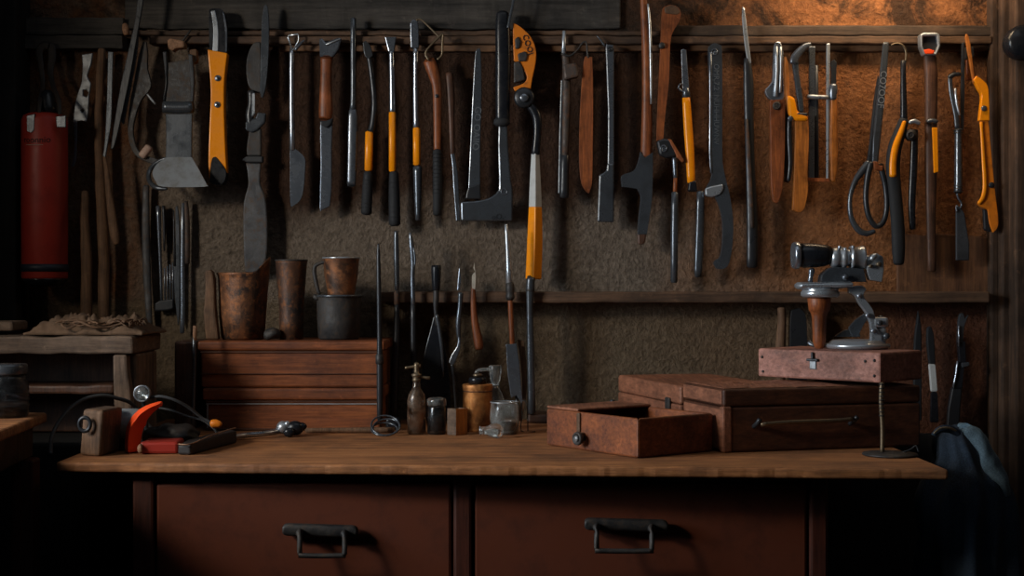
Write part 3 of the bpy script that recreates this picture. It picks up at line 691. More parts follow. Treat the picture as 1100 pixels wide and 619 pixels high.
t = tool('claw_hammer', 'small old hammer with square worn head, steel pin and dark handle', 'hammer')
build('pin', M().loft([(606, 33, 4), (605.5, 58, 5)], D, sm=1), m_steel_lt, t)
build('handle', M().loft([(607, 58, 7), (608, 70, 8), (608.5, 110, 8.5), (607, 168, 7)], D, ratio=.8, sm=3), m_rusted, t)
build('head', M().plate([(604, 70), (619, 68), (622, 83), (606, 87)], .054, .024, 1), m_rusted, t, .003)
build('side_rail', M().plate([(602.5, 86), (604.5, 86), (604, 150), (604, 208), (599.5, 208), (600.5, 150)], .040, .006, 1), m_steel_dk, t, .001)
build('lower_socket', M().loft([(607, 166, 9), (606.5, 190, 9), (606, 213, 10)], D, ratio=.7, sm=2), m_iron, t)
build('hook', M().wire([(603, 58), (612, 60), (620, 54), (626, 46), (630, 46), (631, 58), (632, 62)], .052, 2.2, 3), m_iron_old, t)

t = tool('wooden_paddle', 'reddish wooden blade-shaped sheath hanging from a hook beside the hammer', 'sheath')
build('body', M().plate([(627, 66), (631, 61), (636, 62), (637, 100), (636.5, 170), (635.5, 198), (632.5, 208), (628, 204), (623.5, 192), (622, 160), (623.5, 110)], .045, .014, 3), m_wood_tool, t, .005, seg=3)

t = tool('wall_scraper', 'slim steel scraper with scrolled top and square dark blade', 'scraper')
build('shaft', M().plate([(650.5, 52), (653, 48.5), (657, 48.5), (659.5, 52), (659.5, 90), (659.5, 185), (652.5, 185), (653, 120)], D, .008, 2), m_steel, t, .003)
build('scroll', M().torus(W(655.3, 53, .049), .0042, .0013, 'y', 20, 6).disc(655.3, 53, .049, 1.4, .001), m_iron, t)
build('spur', M().loft([(650, 50, 2.4), (646, 44, 2.2), (641, 38, 1.2)], D, sm=2, seg=8), m_steel_dk, t)
build('blade', M().plate([(643.5, 188), (648, 186), (651.5, 183), (652, 176), (659.5, 176), (659.5, 239), (641.5, 238.5), (642.5, 210)], .045, .010, 1), m_steel_dk, t, .002)

t = tool('pick_hammer', 'wooden-handled pick with dark iron head pointing left and brown tip', 'pick')
build('handle', M().loft([(691, -8, 7), (692.5, 20, 8.5), (694.5, 60, 10), (695, 110, 11), (694.5, 150, 12), (694, 170, 13)], .047, ratio=.8, sm=4), m_wood_tool, t)
build('head', M().plate([(687.5, 163), (692, 170), (701, 164), (701, 185), (700, 215), (697, 236), (694.5, 252), (684.5, 252), (686, 232), (688, 212), (684.5, 203.5), (676, 202), (668, 201), (667, 192), (669, 188), (680, 184), (685, 175)], .048, .018, 3), m_steel_dk, t, .005, seg=3)
build('tip', M().plate([(684.5, 248), (695, 248), (693, 260), (691, 263), (685, 263)], .048, .014, 1), m_wood_dark, t, .003)
build('rod', M().loft([(696, 4, 2), (698, 25, 3), (699, 60, 3), (699.5, 112, 2)], .054, sm=3, seg=8), m_steel_lt, t)

t = tool('hinged_hatchet', 'orange-brown wooden handle with iron scroll joint and thin black lower rod', 'hatchet')
build('handle', M().plate([(711, 13), (714, 8), (720, 6), (727, 8), (731, 14), (729, 24), (722, 36), (719.5, 50), (718, 90), (714, 125), (712, 150), (705, 152), (706, 120), (708, 80), (709.5, 45)], .048, .016, 3), m_wood_tool, t, .005, seg=3)
build('end_cap', M().plate([(713, 9), (720, 6), (727, 8), (730.5, 13.5), (727, 16.5), (714, 15)], .049, .017, 2), m_leather_br, t, .004)
build('rivet', M().disc(711, 49, .058, 3.5, .004), m_iron_old, t)
build('joint', M().plate([(705, 152), (712, 149), (720, 150), (727, 165), (725, 169), (716, 170), (708, 167)], .050, .018, 1), m_iron, t, .003)
build('scroll', M().torus(W(713, 159.5, .060), .0062, .0016, 'y', 20, 6).torus(W(713, 159.5, .060), .0025, .0012, 'y', 14, 6), m_steel, t)
build('lever', M().plate([(717, 149), (721, 150), (735, 173), (733, 175), (727, 169)], .056, .008, 1), m_wood_tool, t, .0015)
build('rod', M().loft([(724.5, 168, 6), (725, 180, 5.5), (725.5, 192, 4.5)], .046, sm=2), m_steel, t)
build('band', M().loft([(725.5, 190, 4.2), (725, 209, 4.4)], .046, sm=1), m_wood_tool, t)
build('lower_rod', M().loft([(725, 206, 7.5), (724.5, 250, 8), (724, 304, 7.5)], .046, sm=2), m_steel_dk, t)

t = tool('screwdriver', 'slanting chrome-tipped tool with slim orange handle and black end', 'screwdriver')
build('tip', M().plate([(731.5, 54), (734, 53), (737, 54), (739, 80), (741, 103), (733.5, 103), (732.5, 85)], .045, .007, 2), m_chrome, t, .002)
build('collar', M().wire([(731, 90), (729, 94), (733, 98), (739, 94)], .051, 2.2, 3), m_steel, t)
build('ferrule', M().loft([(736.5, 94, 8), (737.5, 106, 9)], .046, sm=1), m_steel_dk, t)
build('handle', M().loft([(737, 104, 8.5), (739, 135, 9.5), (741, 165, 9.5), (742.5, 197, 8.5)], .046, ratio=.9, sm=3, p=2.4, seg=16), m_orange, t)
build('end_cap', M().plate([(740, 195), (747, 194), (749, 206), (738.5, 206)], .046, .016, 1), m_black, t, .002)
t = tool('wood_chisel', 'plain dark steel chisel hanging just left of the large wrench jaw', 'chisel')
build('bar', M().loft([(752.5, 205, 8), (752, 240, 9), (750, 290, 8.5), (750, 298, 6)], .045, ratio=.7, sm=2, p=2.6), m_steel_dk, t)

t = tool('adjustable_wrench', 'large dark adjustable wrench with embossed handle and hooked lower jaw', 'wrench')
build('body', M().plate([(760.5, 56), (762, 50), (767, 47), (772.5, 49), (775, 55), (775.5, 110), (775.5, 165), (777.5, 185), (783, 208), (787, 235), (786.5, 262), (783, 282), (777, 289), (769, 288.5), (766, 283), (768, 279.5), (773, 276), (775.5, 262), (775.5, 238), (771.5, 220), (765, 209), (757.5, 207), (758, 202), (763.5, 192), (764, 180), (762.5, 160), (762, 100)], .048, .014, 3), m_steel_dk, t, .003, seg=3)
build('jaw', M().plate([(757, 203), (763, 200.5), (776, 198), (776.5, 203), (773, 209), (764, 212), (757.5, 210)], .052, .014, 2), m_steel_lt, t, .002)
build('edge_rib', M().loft([(763, 56, 3), (763.5, 110, 3.2), (763, 165, 3), (764.5, 186, 3)], .0548, ratio=.6, sm=2, seg=8), m_steel, t)
build('hole_ring', M().torus(W(767.5, 56, .0555), .006, .0014, 'y', 20, 6).disc(768, 57, .0552, 2.2, .0012), m_steel, t)
build('lettering', M().text('OMR.7.2  NUHHHUWNV', vert(769.5, 112, .0555), .0155), m_lettering, t)

t = tool('machete', 'slender black machete with narrow pale blade tip pointing up', 'machete')
build('blade', M().plate([(797.5, 7), (800, 11), (803, 35), (807, 68), (803.5, 69), (800, 50), (797, 20)], .052, .004, 2), m_steel_lt, t, .001)
build('handle', M().loft([(802.5, 62, 7), (804, 90, 11), (804.5, 125, 10), (806, 180, 10), (808, 240, 12), (808, 288, 12)], .050, ratio=.6, sm=3), m_iron, t)
build('spine', M().loft([(802, 128, 3), (805, 180, 4), (808, 245, 4)], .058, ratio=.6, sm=3, seg=8), m_rusted, t)

t = tool('slip_pliers', 'chrome-nosed pliers with two plain brown wooden handles', 'pliers')
build('nose', M().plate([(831, 50), (834, 45), (838, 46), (841, 56), (841, 80), (842, 104), (838, 109), (828, 108), (822.5, 102), (822, 96), (829, 88), (830, 70)], .047, .012, 2), m_chrome, t, .003)
build('nose_ridge', M().loft([(834, 50, 3), (834.5, 75, 3.6), (833, 104, 4)], .056, sm=2, seg=8).loft([(838.5, 50, 2.4), (839, 75, 3), (838, 100, 3)], .055, sm=2, seg=8), m_steel_lt, t)
build('handle', M().plate([(826.5, 108), (842.5, 107), (843, 140), (842, 180), (839, 208), (834.5, 219), (829.5, 214), (827.5, 190), (827, 150)], .048, .016, 3), m_wood_tool, t, .005, seg=3)
build('handle', M().plate([(844, 112), (849, 116), (850.5, 150), (850, 185), (847, 197), (842.5, 195), (843, 160)], .042, .012, 2), m_wood_dark, t, .004)
build('rivet', M().disc(834.5, 113.5, .0575, 4.6, .002).torus(W(834.5, 113.5, .059), .006, .0015, 'y', 18, 6), m_iron_old, t)

t = tool('pruning_pliers', 'orange wooden-handled pliers with bent grey upper arm', 'pliers')
build('upper_arm', M().loft([(870, 48, 4), (862, 52, 7), (853, 62, 9), (851, 70, 8)], .056, ratio=.7, sm=3, p=2.6), m_steel, t)
build('jaw', M().plate([(849, 63), (856, 60), (857, 80), (861, 105), (862, 122), (856, 121), (853, 95), (850, 74)], .050, .010, 2), m_steel_dk, t, .002)
build('handle', M().plate([(841.5, 62), (845, 70), (846, 92), (846.5, 103), (852, 108), (854, 122), (866, 125), (867, 150), (865.5, 185), (866, 205), (862, 225), (856, 229), (850, 226), (851, 200), (852, 165), (852.5, 130), (848, 126), (844.5, 118), (842, 90)], .046, .015, 3), m_wood_orange, t, .005, seg=3)
build('orange_collar', M().plate([(844, 103), (852, 106), (855, 121), (866, 125), (866, 131), (853, 131), (846, 125)], .052, .014, 1), m_orange, t, .003)
build('band', M().loft([(854, 123.5, 4), (866, 124, 4)], .056, ratio=.8, sm=1), m_iron, t)
build('rivet', M().disc(848, 128, .055, 3, .003), m_steel, t)
build('side_arm', M().loft([(847, 126, 5), (847, 150, 6), (848, 175, 5), (846, 195, 4)], .046, ratio=.7, sm=3), m_iron, t)

t = tool('bow_saw_frame', 'flat steel frame of upright bars with bottom crosspiece and amber grip', 'frame saw')
build('bar', M().plate([(869, 50), (875.5, 50), (875, 100), (874.5, 194), (868, 194), (868.5, 120)], .046, .007, 1), m_steel, t, .001)
build('bar', M().plate([(887.5, 47), (891.5, 47), (891, 120), (890, 194), (887.5, 194)], .046, .007, 1), m_steel_lt, t, .001)
build('backing_strip', M().loft([(876.5, 70, 5), (877, 194, 5.5)], .044, sm=1), m_iron, t)
build('crossbar', M().loft([(867, 104, 5), (890, 104.5, 4.5)], .052, ratio=.8, sm=1), m_steel_lt, t)
build('bottom_bar', M().plate([(867, 191), (891, 192), (891, 196), (867, 195)], .048, .010, 1), m_wood_tool, t, .001)
build('grip', M().plate([(892, 105), (898.5, 103), (899.5, 140), (899.5, 180), (896.5, 197), (892, 195), (891, 150)], .047, .014, 2), m_wood_orange, t, .004)
build('grip_top', M().plate([(892.5, 66), (896, 64), (898.5, 67), (898, 95), (892.5, 95)], .046, .008, 1), m_iron, t, .001)
build('fitting', M().loft([(895, 90, 8), (895, 96, 10), (894.5, 102, 9), (895, 108, 8)], .049, sm=2), m_steel, t)

t = tool('tin_snips', 'black tailor-like snips with one raised blade and two large loop handles', 'snips')
build('blade', M().plate([(948.5, 45), (955, 45), (953.5, 70), (950, 110), (946, 150), (943, 176), (936.5, 176), (938, 140), (943.5, 90)], .054, .008, 1), m_steel_dk, t, .0025)
build('back_blade', M().plate([(943, 80), (946, 100), (941, 140), (937, 178), (930.5, 178), (934, 150), (938, 110)], .045, .008, 2), m_iron, t, .002)
build('loop_handle', M().loft([(934, 174, 8), (926, 184, 8), (918, 196, 6), (913, 214, 5), (914.5, 234, 6), (922, 247, 7), (931, 251, 6), (940, 248, 5)], .050, ratio=1.0, sm=4), m_steel_dk, t)
build('loop_handle', M().loft([(936, 174, 8), (932, 190, 6.5), (930, 212, 6), (933, 232, 6), (941, 243, 6), (949, 238, 6), (952.5, 222, 6), (951, 200, 6), (947, 183, 6.5), (945, 176, 7)], .054, ratio=1.0, sm=4), m_iron, t)
build('pivot', M().plate([(937.5, 173), (943, 174), (944, 178), (948.5, 178), (948, 184), (939, 183)], .060, .008, 1), m_wood_tool, t, .0015)
build('lettering', M().text('CO7OOF', vert(947.5, 96, .0585, -math.pi/2-.09), .019), m_steel_lt, t)

t = tool('lineman_pliers', 'black pliers with curved orange inlay and textured black left grip', 'pliers')
build('hook', M().wire([(955, 50), (962, 48), (968, 51), (971, 58), (970.5, 68)], .048, 2.4, 4), m_brass, t)
build('upper_rod', M().loft([(968, 66, 5.5), (968, 90, 6.5), (968.5, 115, 7.5), (968.5, 132, 8)], .048, sm=2), m_black, t)
build('grip', M().loft([(969, 128, 10), (965, 142, 13), (959, 160, 15), (957, 180, 15), (959, 205, 14), (962, 240, 14.5), (963, 270, 14), (963, 285, 11)], .050, ratio=.75, sm=4, seg=16), m_rubber, t)
build('orange_inlay', M().loft([(969.5, 131, 4), (966, 142, 6), (960, 158, 7.5), (957, 175, 7.5), (957, 191, 7.5)], .0592, ratio=.7, sm=4, seg=8, p=3), m_orange, t)
build('joint', M().disc(976, 146, .052, 6, .008).torus(W(976, 146, .060), .006, .0016, 'y', 18, 6), m_iron_old, t)
build('spring_catch', M().loft([(974, 133, 4), (980, 131, 5), (986, 134, 4)], .056, sm=2), m_steel_lt, t)
build('second_handle', M().loft([(980, 140, 8), (979, 180, 8.5), (977, 220, 8), (978, 247, 7)], .044, ratio=.7, sm=3), m_black, t)

t = tool('plane_iron', 'tall dark brown bar with chrome framed square head and orange strip', 'tool')
build('body', M().loft([(998, 55, 13), (1000, 80, 14), (1000, 125, 13), (1000, 180, 13), (1000, 240, 10), (1001, 292, 9)], .048, ratio=.7, sm=3, p=2.6), m_wood_dark, t)
build('head_frame', M().plate([(987, 38), (990, 36), (1005, 36), (1008, 38.5), (1008.5, 50), (1004.5, 60), (991, 60), (987.5, 51)], .052, .024, 1, holes=[[(989.5, 40), (1004.5, 39.5), (1006, 50), (1003, 57), (992, 57), (989.5, 50)]]), m_steel_lt, t, .0015)
build('head_core', M().plate([(989.5, 40), (1004.5, 39.5), (1006, 50), (1003, 57), (992, 57), (989.5, 50)], .048, .016, 1), m_iron, t, .001)
build('red_chip', M().plate([(991.5, 54), (997, 53), (1003.5, 54.5), (1002, 58.5), (993, 58.5)], .060, .010, 1).jitter(.001, 60), m_vermilion, t, .001)
build('ring', M().loft([(995, 131, 5), (1001, 130, 6), (1007, 131, 5)], .055, ratio=1.3, sm=2), m_steel, t)
build('orange_strip', M().plate([(1001, 137), (1006.5, 137), (1007.5, 185), (1003, 186)], .057, .006, 1), m_orange, t, .001)

t = tool('utility_blade', 'narrow dark multi-part tool with square lower blade beside the orange handle', 'tool')
build('hanger', M().loft([(1019, 84, 5), (1025, 80, 5), (1032, 80, 4)], .050, ratio=.8, sm=2), m_iron, t)
build('side_leg', M().loft([(1020.5, 82, 5), (1022, 100, 5), (1027, 122, 6), (1029, 138, 7)], .050, ratio=.6, sm=3), m_steel_dk, t)
build('rail', M().plate([(1033, 46), (1036, 46), (1036, 100), (1035, 140), (1031.5, 140), (1032, 90)], .046, .007, 1), m_iron, t, .001)
build('highlight_leg', M().loft([(1026, 95, 2.6), (1028, 112, 3), (1031, 124, 2)], .055, sm=2, seg=8), m_steel_lt, t)
build('barrel', M().loft([(1029.5, 138, 9), (1029.5, 145, 8), (1029.5, 175, 8.5), (1029.5, 200, 9), (1029, 208, 9)], .049, sm=3), m_steel_dk, t)
rb = M()
for py in (140, 143, 200, 203, 206): rb.torus(W(1029.5, py, .049), 4.6*k(.049), .0012, 'z', 16, 6)
build('ribs', rb, m_iron, t)
build('scroll', M().wire([(1028, 208), (1030, 214), (1033, 219), (1031, 224), (1027.5, 221), (1028, 228)], .052, 2.4, 4), m_steel, t)
build('blade', M().plate([(1026.5, 226), (1032, 222), (1036, 230), (1041, 262), (1041, 280), (1026.5, 280)], .047, .007, 1), m_steel_dk, t, .0015)

t = tool('coping_saw', 'bright orange bowed saw handle hanging rightmost on the wall', 'saw')
build('upper_strip', M().plate([(1036.5, 40), (1039, 37), (1042, 46), (1045, 70), (1047.5, 88), (1045, 90), (1042, 72)], .052, .007, 2), m_wood_orange, t, .0015)
build('bulge', M().plate([(1045, 86), (1048, 82), (1054, 86), (1060, 93), (1061.5, 108), (1062, 130), (1051, 130), (1052.5, 116), (1053.5, 103), (1050, 96)], .054, .015, 3), m_orange, t, .005, seg=3)
build('bow', M().plate([(1052.5, 129), (1061, 130), (1064.5, 170), (1068, 205), (1071.5, 235), (1070.5, 245), (1066, 250), (1062, 240), (1060, 225), (1053, 222), (1050, 219), (1056, 213), (1058.5, 205), (1057, 180), (1055, 150)], .052, .013, 3), m_orange_worn, t, .003)
build('front_strip', M().loft([(1054, 131, 3.4), (1056.5, 170, 4.4), (1058, 198, 5), (1056, 212, 5), (1051, 219, 4)], .060, ratio=.7, sm=4), m_orange, t)
build('insert', M().plate([(1055.5, 224), (1061, 226), (1064, 238), (1064, 250), (1056.5, 247)], .050, .010, 1), m_iron, t, .002)
build('bolt', M().disc(1057, 116.5, .062, 3, .002), m_steel, t)
build('bolt', M().disc(1065, 199, .0595, 3.2, .003), m_iron, t)
solo('wooden_peg', M().plate([(1037, 50), (1045, 51), (1045, 63), (1037, 64)], .028, .022, 1), m_iron_old, 'dark square peg carrying the rightmost orange saw handle', 'peg', bev=.002)
solo('wood_tag', M().plate([(1037.5, 64), (1045, 65), (1048, 86), (1038, 87)], .030, .008, 1), m_wood_tool, 'small brown wooden tag under the dark peg at the orange saw', 'tag', bev=.0015)

solo('iron_boss', M().lathe(W(1097, 46, .10), [(0, -.03), (15*kk, -.03), (18*kk, -.01), (18*kk, .012), (14*kk, .022), (0, .024)], 28, 'y'), m_black, 'black round iron boss fixed high on the right wooden post', 'boss')

# ---------------------------------------------------------------- lower left wall tools
t = tool('long_file', 'long dark file hanging alone left of the fork', 'file')
build('bar', M().loft([(157, 199, 7), (156.5, 240, 8.5), (158, 300, 8.5), (161, 352, 6)], .022, ratio=.6, sm=2, p=2.6), m_oldblade, t)
t = tool('scraping_comb', 'small toothed comb tool with slim steel stem on the plaster', 'comb')
build('stem', M().loft([(170, 221, 6), (171, 250, 4.5), (172.5, 290, 3.4), (173.5, 323, 3)], .022, sm=2, seg=8), m_steel, t)
build('back_leaf', M().loft([(175.5, 221, 4), (176.5, 240, 3.4), (176.5, 270, 2)], .018, sm=2, seg=8), m_iron, t)
for i, px in enumerate((177.3, 180.2, 183.2, 186)): build('tooth', M().loft([(px-.6, 288-i*2, 1.8), (px, 323, 2)], .022, sm=1, seg=8), m_steel, t)
build('base', M().plate([(167, 326), (172, 323), (187, 321), (187, 332), (180, 334), (167, 335)], .022, .014, 1), m_iron, t, .002)
t = tool('bench_chisel', 'wood and steel chisel with long grey blade, rightmost of the left plaster tools', 'chisel')
build('handle', M().loft([(199.5, 216, 5), (201, 240, 6), (201, 284, 6)], .022, sm=2), m_rusted, t)
build('blade', M().loft([(196.5, 218, 3.5), (196, 285, 5), (196.5, 330, 5.6), (195.5, 358, 5)], .026, ratio=.6, sm=2, p=2.6), m_steel, t)
t = tool('marking_knife', 'slim dark pointed knife hanging between comb and chisel', 'knife')
build('blade', M().plate([(188.5, 222), (191, 221), (193, 240), (193.5, 290), (193, 340), (191.5, 350), (188, 320), (186.5, 286), (188.5, 284)], .020, .006, 2), m_steel_dk, t, .0012)
build('spike', M().loft([(186.5, 226, 1.6), (187, 255, 2.2), (187.5, 286, 2)], .024, sm=2, seg=8), m_iron, t)

# ---------------------------------------------------------------- long tools standing on the bench against the shelf
GS = 'long tools leaning on the wall shelf'
DS = .108
def stool(name, label, cat): return T(name, label, cat, GS)
t = stool('awl', 'leftmost slim dark iron rod with fine point standing beside the stacked cases', 'rod')
build('shaft', M().loft([(406.5, 262, 2), (406.5, 275, 4), (407, 310, 5), (407.5, 350, 5), (408, 400, 7), (408, 452, 6)], .275, sm=3, rnd=True), m_iron, t)
build('collar', M().loft([(407.3, 380, 8), (408, 392, 9)], .275, sm=1), m_iron_old, t)
t = stool('poker', 'round-tipped grey rod leaning on the shelf, second from the left', 'rod')
build('shaft', M().loft([(425.5, 248, 4), (425.5, 258, 5.5), (426, 285, 6), (426.3, 312, 5)], DS, sm=3), m_steel_dk, t)
build('ferrule', M().loft([(426, 312, 6), (426.3, 328, 6)], DS, sm=1), m_rusted, t)
build('handle', M().loft([(426.3, 327, 5.5), (426, 360, 7), (424, 400, 9), (423, 452, 8)], DS, sm=3), m_iron, t)
t = stool('gouge', 'grey rod with split hooked tip leaning on the shelf, third from the left', 'rod')
build('shaft', M().loft([(440.5, 250, 3), (442, 262, 5.5), (443.5, 282, 5), (443, 300, 5), (443.8, 328, 5)], DS, sm=3), m_steel, t)
build('barb', M().loft([(444, 266, 2), (446, 278, 2.4), (445, 287, 1.6)], DS+.004, sm=2, seg=8), m_steel, t)
build('handle', M().loft([(443.8, 327, 6), (444, 370, 6.5), (445, 452, 7)], DS, sm=2), m_iron, t)
t = stool('paddle_brush', 'black tool with round black top and broad black paddle below', 'brush')
build('top_handle', M().loft([(468.5, 285, 10), (468.5, 288, 10.8), (468.5, 300, 10), (468.5, 312, 8)], DS, sm=2, rnd=False), m_black, t, .001)
build('neck', M().loft([(468.5, 311, 6), (468.5, 322, 6.5), (468, 332, 5), (470, 350, 5)], DS, sm=3), m_iron_old, t)
build('paddle', M().plate([(466, 340), (470, 340), (474, 356), (480, 385), (484, 420), (484, 452), (452, 452), (452, 415), (456, 380), (462, 356)], DS-.006, .014, 3), m_black, t, .004)
build('spine', M().loft([(469, 338, 4), (472, 355, 4), (475, 380, 3.4), (476, 405, 2.4)], DS+.006, sm=3, seg=8), m_steel_dk, t)
t = stool('palette_knife', 'steel spatula with pointed top and leaf-shaped bent lower blade', 'spatula')
build('tip', M().plate([(493.5, 285), (495.5, 300), (493.5, 312), (491, 312), (492, 300)], DS, .004, 2), m_steel, t, .0008)
build('shank', M().loft([(495, 314, 6), (494, 330, 5), (492.5, 345, 6), (492.5, 358, 5), (493.5, 366, 3.5)], DS, sm=3), m_steel_dk, t)
build('blade', M().plate([(492.5, 362), (494.5, 362), (494.5, 374), (489.5, 388), (486.5, 393), (482, 390), (485, 381), (491, 372)], DS+.004, .004, 2), m_steel, t, .001)
build('tail', M().loft([(485.5, 390, 3.4), (487, 405, 3.2), (489, 430, 2.8), (490, 452, 2.4)], DS, sm=3, seg=8), m_steel_dk, t)
t = stool('paint_brush', 'wooden-handled brush with ragged pale tip hanging on the shelf', 'brush')
build('tip', M().plate([(509.5, 282), (508.5, 288), (510.5, 292), (507, 296), (507, 310), (510.5, 311), (511.5, 297), (510, 286)], DS, .007, 1), m_bristle, t, .001)
build('handle', M().loft([(508.5, 309, 4.5), (508.5, 325, 6), (510, 345, 7.5), (513.5, 365, 10), (515, 376, 9)], DS, ratio=.7, sm=4), m_wood_tool, t)
t = stool('grafting_trowel', 'pale steel rod with collar, wooden shaft and long blue-grey blade', 'trowel')
build('rod', M().loft([(543.5, 241, 3.4), (545.5, 270, 5), (547, 308, 6.6)], DS, sm=2), m_steel_lt, t)
build('collar', M().loft([(547.5, 303, 8), (548, 310, 10), (548, 316, 8.5), (548, 319, 10), (548.5, 323, 8)], DS, sm=2), m_iron_old, t)
build('shaft', M().loft([(548, 320, 5), (549, 345, 5.5), (550.5, 374, 5)], DS, sm=2), m_wood_tool, t)
build('blade', M().plate([(543.5, 370), (555, 369), (558, 390), (561.5, 430), (561, 435), (555, 425), (549, 428), (545, 400)], DS+.003, .006, 1), m_steel, t, .001)
build('tail', M().loft([(555, 420, 4), (556, 452, 4)], DS-.006, sm=1), m_iron, t)
t = stool('wooden_lath', 'thin brown wooden lath standing behind the blue-grey trowel blade', 'lath')
build('strip', M().plate([(556, 365), (563, 366), (566, 400), (565, 430), (560, 452), (555, 452), (561, 420), (559, 390)], .094, .006, 2), m_wood_pale, t, .001)

# ---------------------------------------------------------------- stacked cases with pots
DBX = .25
def case_front(name, label, x0, x1, yl, ylid, yb, parts):
    t = T(name, label, 'case', 'two stacked wooden cases')
    a = W(x0, yl, DBX); b_ = W(x1, yb, DBX); zl = Z(ylid, DBX); depth = .205
    cx, cy = (a.x+b_.x)/2, -DBX+depth/2; w = b_.x-a.x
    build('body', M().box((cx, cy+.002, (zl+b_.z)/2), (w-.012, depth-.008, zl-b_.z)), m_case, t, .004)
    build('lid', M().box((cx, cy, (a.z+zl)/2), (w, depth, a.z-zl)), m_case, t, .005, seg=3)
    if ylid > 400:
        ff = M().box((cx, -DBX+.005, Z(434.2, DBX)), (w-.014, .004, .0022)).box((a.x+.010, -DBX+.005, Z(447, DBX)), (.0022, .004, .048)); build('metal_frame', ff, m_bracket, t)
    mo = M(); fy = -DBX+.0055
    for q in parts: mo.box((cx, fy, Z(q[0], DBX)), (w-.011, .006, q[1]*k(DBX)))
    build('moulding', mo, m_case_dark, t, .0015)
    return a.z
case_front('wooden_case', 'lower of the two stacked wooden cases, resting on the bench', 217, 411, 417, 430, 462.9, [(431.5, 1.6), (461.5, 2)])
ztop = case_front('wooden_case', 'upper of the two stacked wooden cases, carrying the pots', 212, 413, 366.5, 377, 416.5, [(378.5, 2.2), (402, 1.0)])

DP = .165
kp = k(DP)
pz = 309.5-(ztop+.0003-ZC)/kp     # px row of the case top at the pots
def pot(name, label, cat, px, prof, mat, seg=32, tilt=None, warp=None, d=DP):
    t = T(name, label, cat)
    m = M().turned(px, d, prof, seg)
    if warp:
        for v in m.bm.verts: warp(v.co)
    b_ = build('body', m, mat, t); return t
def vess(yt, rt, yb, rb, wall=1.3, mid=None):
    out = [(yb, 0), (yb, rb-1), (yb-1.5, rb)]+([mid] if mid else [])+[(yt, rt)]
    inn = [(yt, rt-wall), (yb-4, rb-wall-.6), (yb-4, 0)]
    return out+inn
cx_ = W(261, 300, DP)
def spout(co):
    u = (co.x-cx_.x)/(27*kp); hgt = (co.z-ztop)/(82*kp)
    if hgt > .5:
        s_ = (hgt-.5)/.5
        if u > .55: co.z += ((u-.55)/.45)**1.2*22*kp*s_; co.x += 2*kp*s_
    co.x += .004*mnoise.noise((co.x*20, co.y*20, co.z*14)); co.y += .004*mnoise.noise((co.x*18+5, co.y*20, co.z*14))
t = pot('crooked_pot', 'wide sooty copper pot with raised right spout on the stacked cases', 'pot', 261, [(pz, 0), (pz, 20), (pz-2, 22.5), (340, 24.5), (318, 26), (300, 27), (296, 27.3), (294.5, 28), (293, 27.5), (293, 26), (300, 25.2), (320, 24), (pz-6, 20), (pz-6, 0)], m_copper, 48, warp=spout)
t = T('rough_plank', 'rough upright wooden slab leaning against the left side of the crooked pot', 'plank')
build('slab', M().plate([(221, 292), (228, 290), (231, 300), (232, 330), (236, pz), (222, pz), (219.5, 335), (222, 310)], DP+.03, .022, 2).jitter(.002, 40), m_wood_pale, t, .003)
t = pot('copper_beaker', 'tall tapered brown copper beaker between the crooked pot and bucket', 'beaker', 313, [(pz, 0), (pz, 12.5), (345, 13), (330, 13), (300, 15.5), (284, 16.6), (281, 17.2), (279, 16.8), (279, 15.4), (284, 15), (330, 11.5), (pz-5, 11), (pz-5, 0)], m_copper_dark)
build('rim', M().torus(W(313, 280, DP), 16.6*kp, 1.1*kp), m_iron_old, t)
t = T('stone_lump', 'dark low lump between the crooked pot and tall beaker', 'lump')
build('lump', M().ball(Vector((X(292, DP+.03), -DP-.03, ztop+.012)), .013, (1.5, 1.0, .9)).jitter(.004, 60), m_iron_old, t)
t = pot('sooty_bucket', 'small dark rimmed metal pot under the copper cup on stacked cases', 'pot', 364, [(pz, 0), (pz, 20), (pz-2, 22), (345, 23), (325, 23.6), (320, 24), (318, 24.6), (317, 24.2), (317, 22.8), (330, 22), (pz-5, 20), (pz-5, 0)], m_iron_old)
build('rim', M().torus(W(364, 318, DP), 24.2*kp, 1.4*kp), m_steel_dk, t)
build('lug', M().loft([(337, 317, 4), (340, 320, 6), (344, 320, 4)], DP+.02, sm=2), m_iron_old, t)
t = T('copper_cup', 'bright copper cup with dark left handle stacked in the small dark pot', 'cup')
build('body', M().turned(366.5, DP, [(324, 0), (324, 13), (318, 14), (312, 15), (295, 18), (279, 19.3), (277.5, 19.8), (276.5, 19.4), (277, 18.4), (295, 16.8), (320, 12), (320, 0)], 32), m_copper, t)
build('rim', M().torus(W(366.5, 277.3, DP), 19.3*kp, 1.0*kp), m_steel_lt, t)
build('handle', M().loft([(352, 281, 3, .012), (341, 284, 4, .012), (337.5, 290, 4.5, .012), (339.5, 303, 4.5, .012), (342, 313, 4, .012), (344, 316, 3, .012)], DP, ratio=.8, sm=4), m_iron_old, t)
t = T('spill_vase', 'small brown pocket strip hanging behind the copper cup', 'strip')
ROOTS.remove(t); bpy.data.objects.remove(t)

t = T('thin_rod', 'thin upright metal rod with wooden top standing left of the stacked cases', 'rod')
DR = dB(466)
build('shaft', M().loft([(208.5, 362, 4), (208.5, 400, 4), (206.5, 464, 4)], DR, sm=2, seg=10), m_steel_dk, t)
build('wooden_top', M().loft([(209.5, 350, 4.6), (209, 366, 4.2)], DR, sm=1, seg=10), m_dust, t)

solo('wooden_box', M().box((X(199, .20), -.125, ZB+.0004+.087), (24*k(.20), .15, .174)), m_wood_dark, 'narrow dark wooden box standing between crate shelf and stacked cases', 'box', bev=.003)

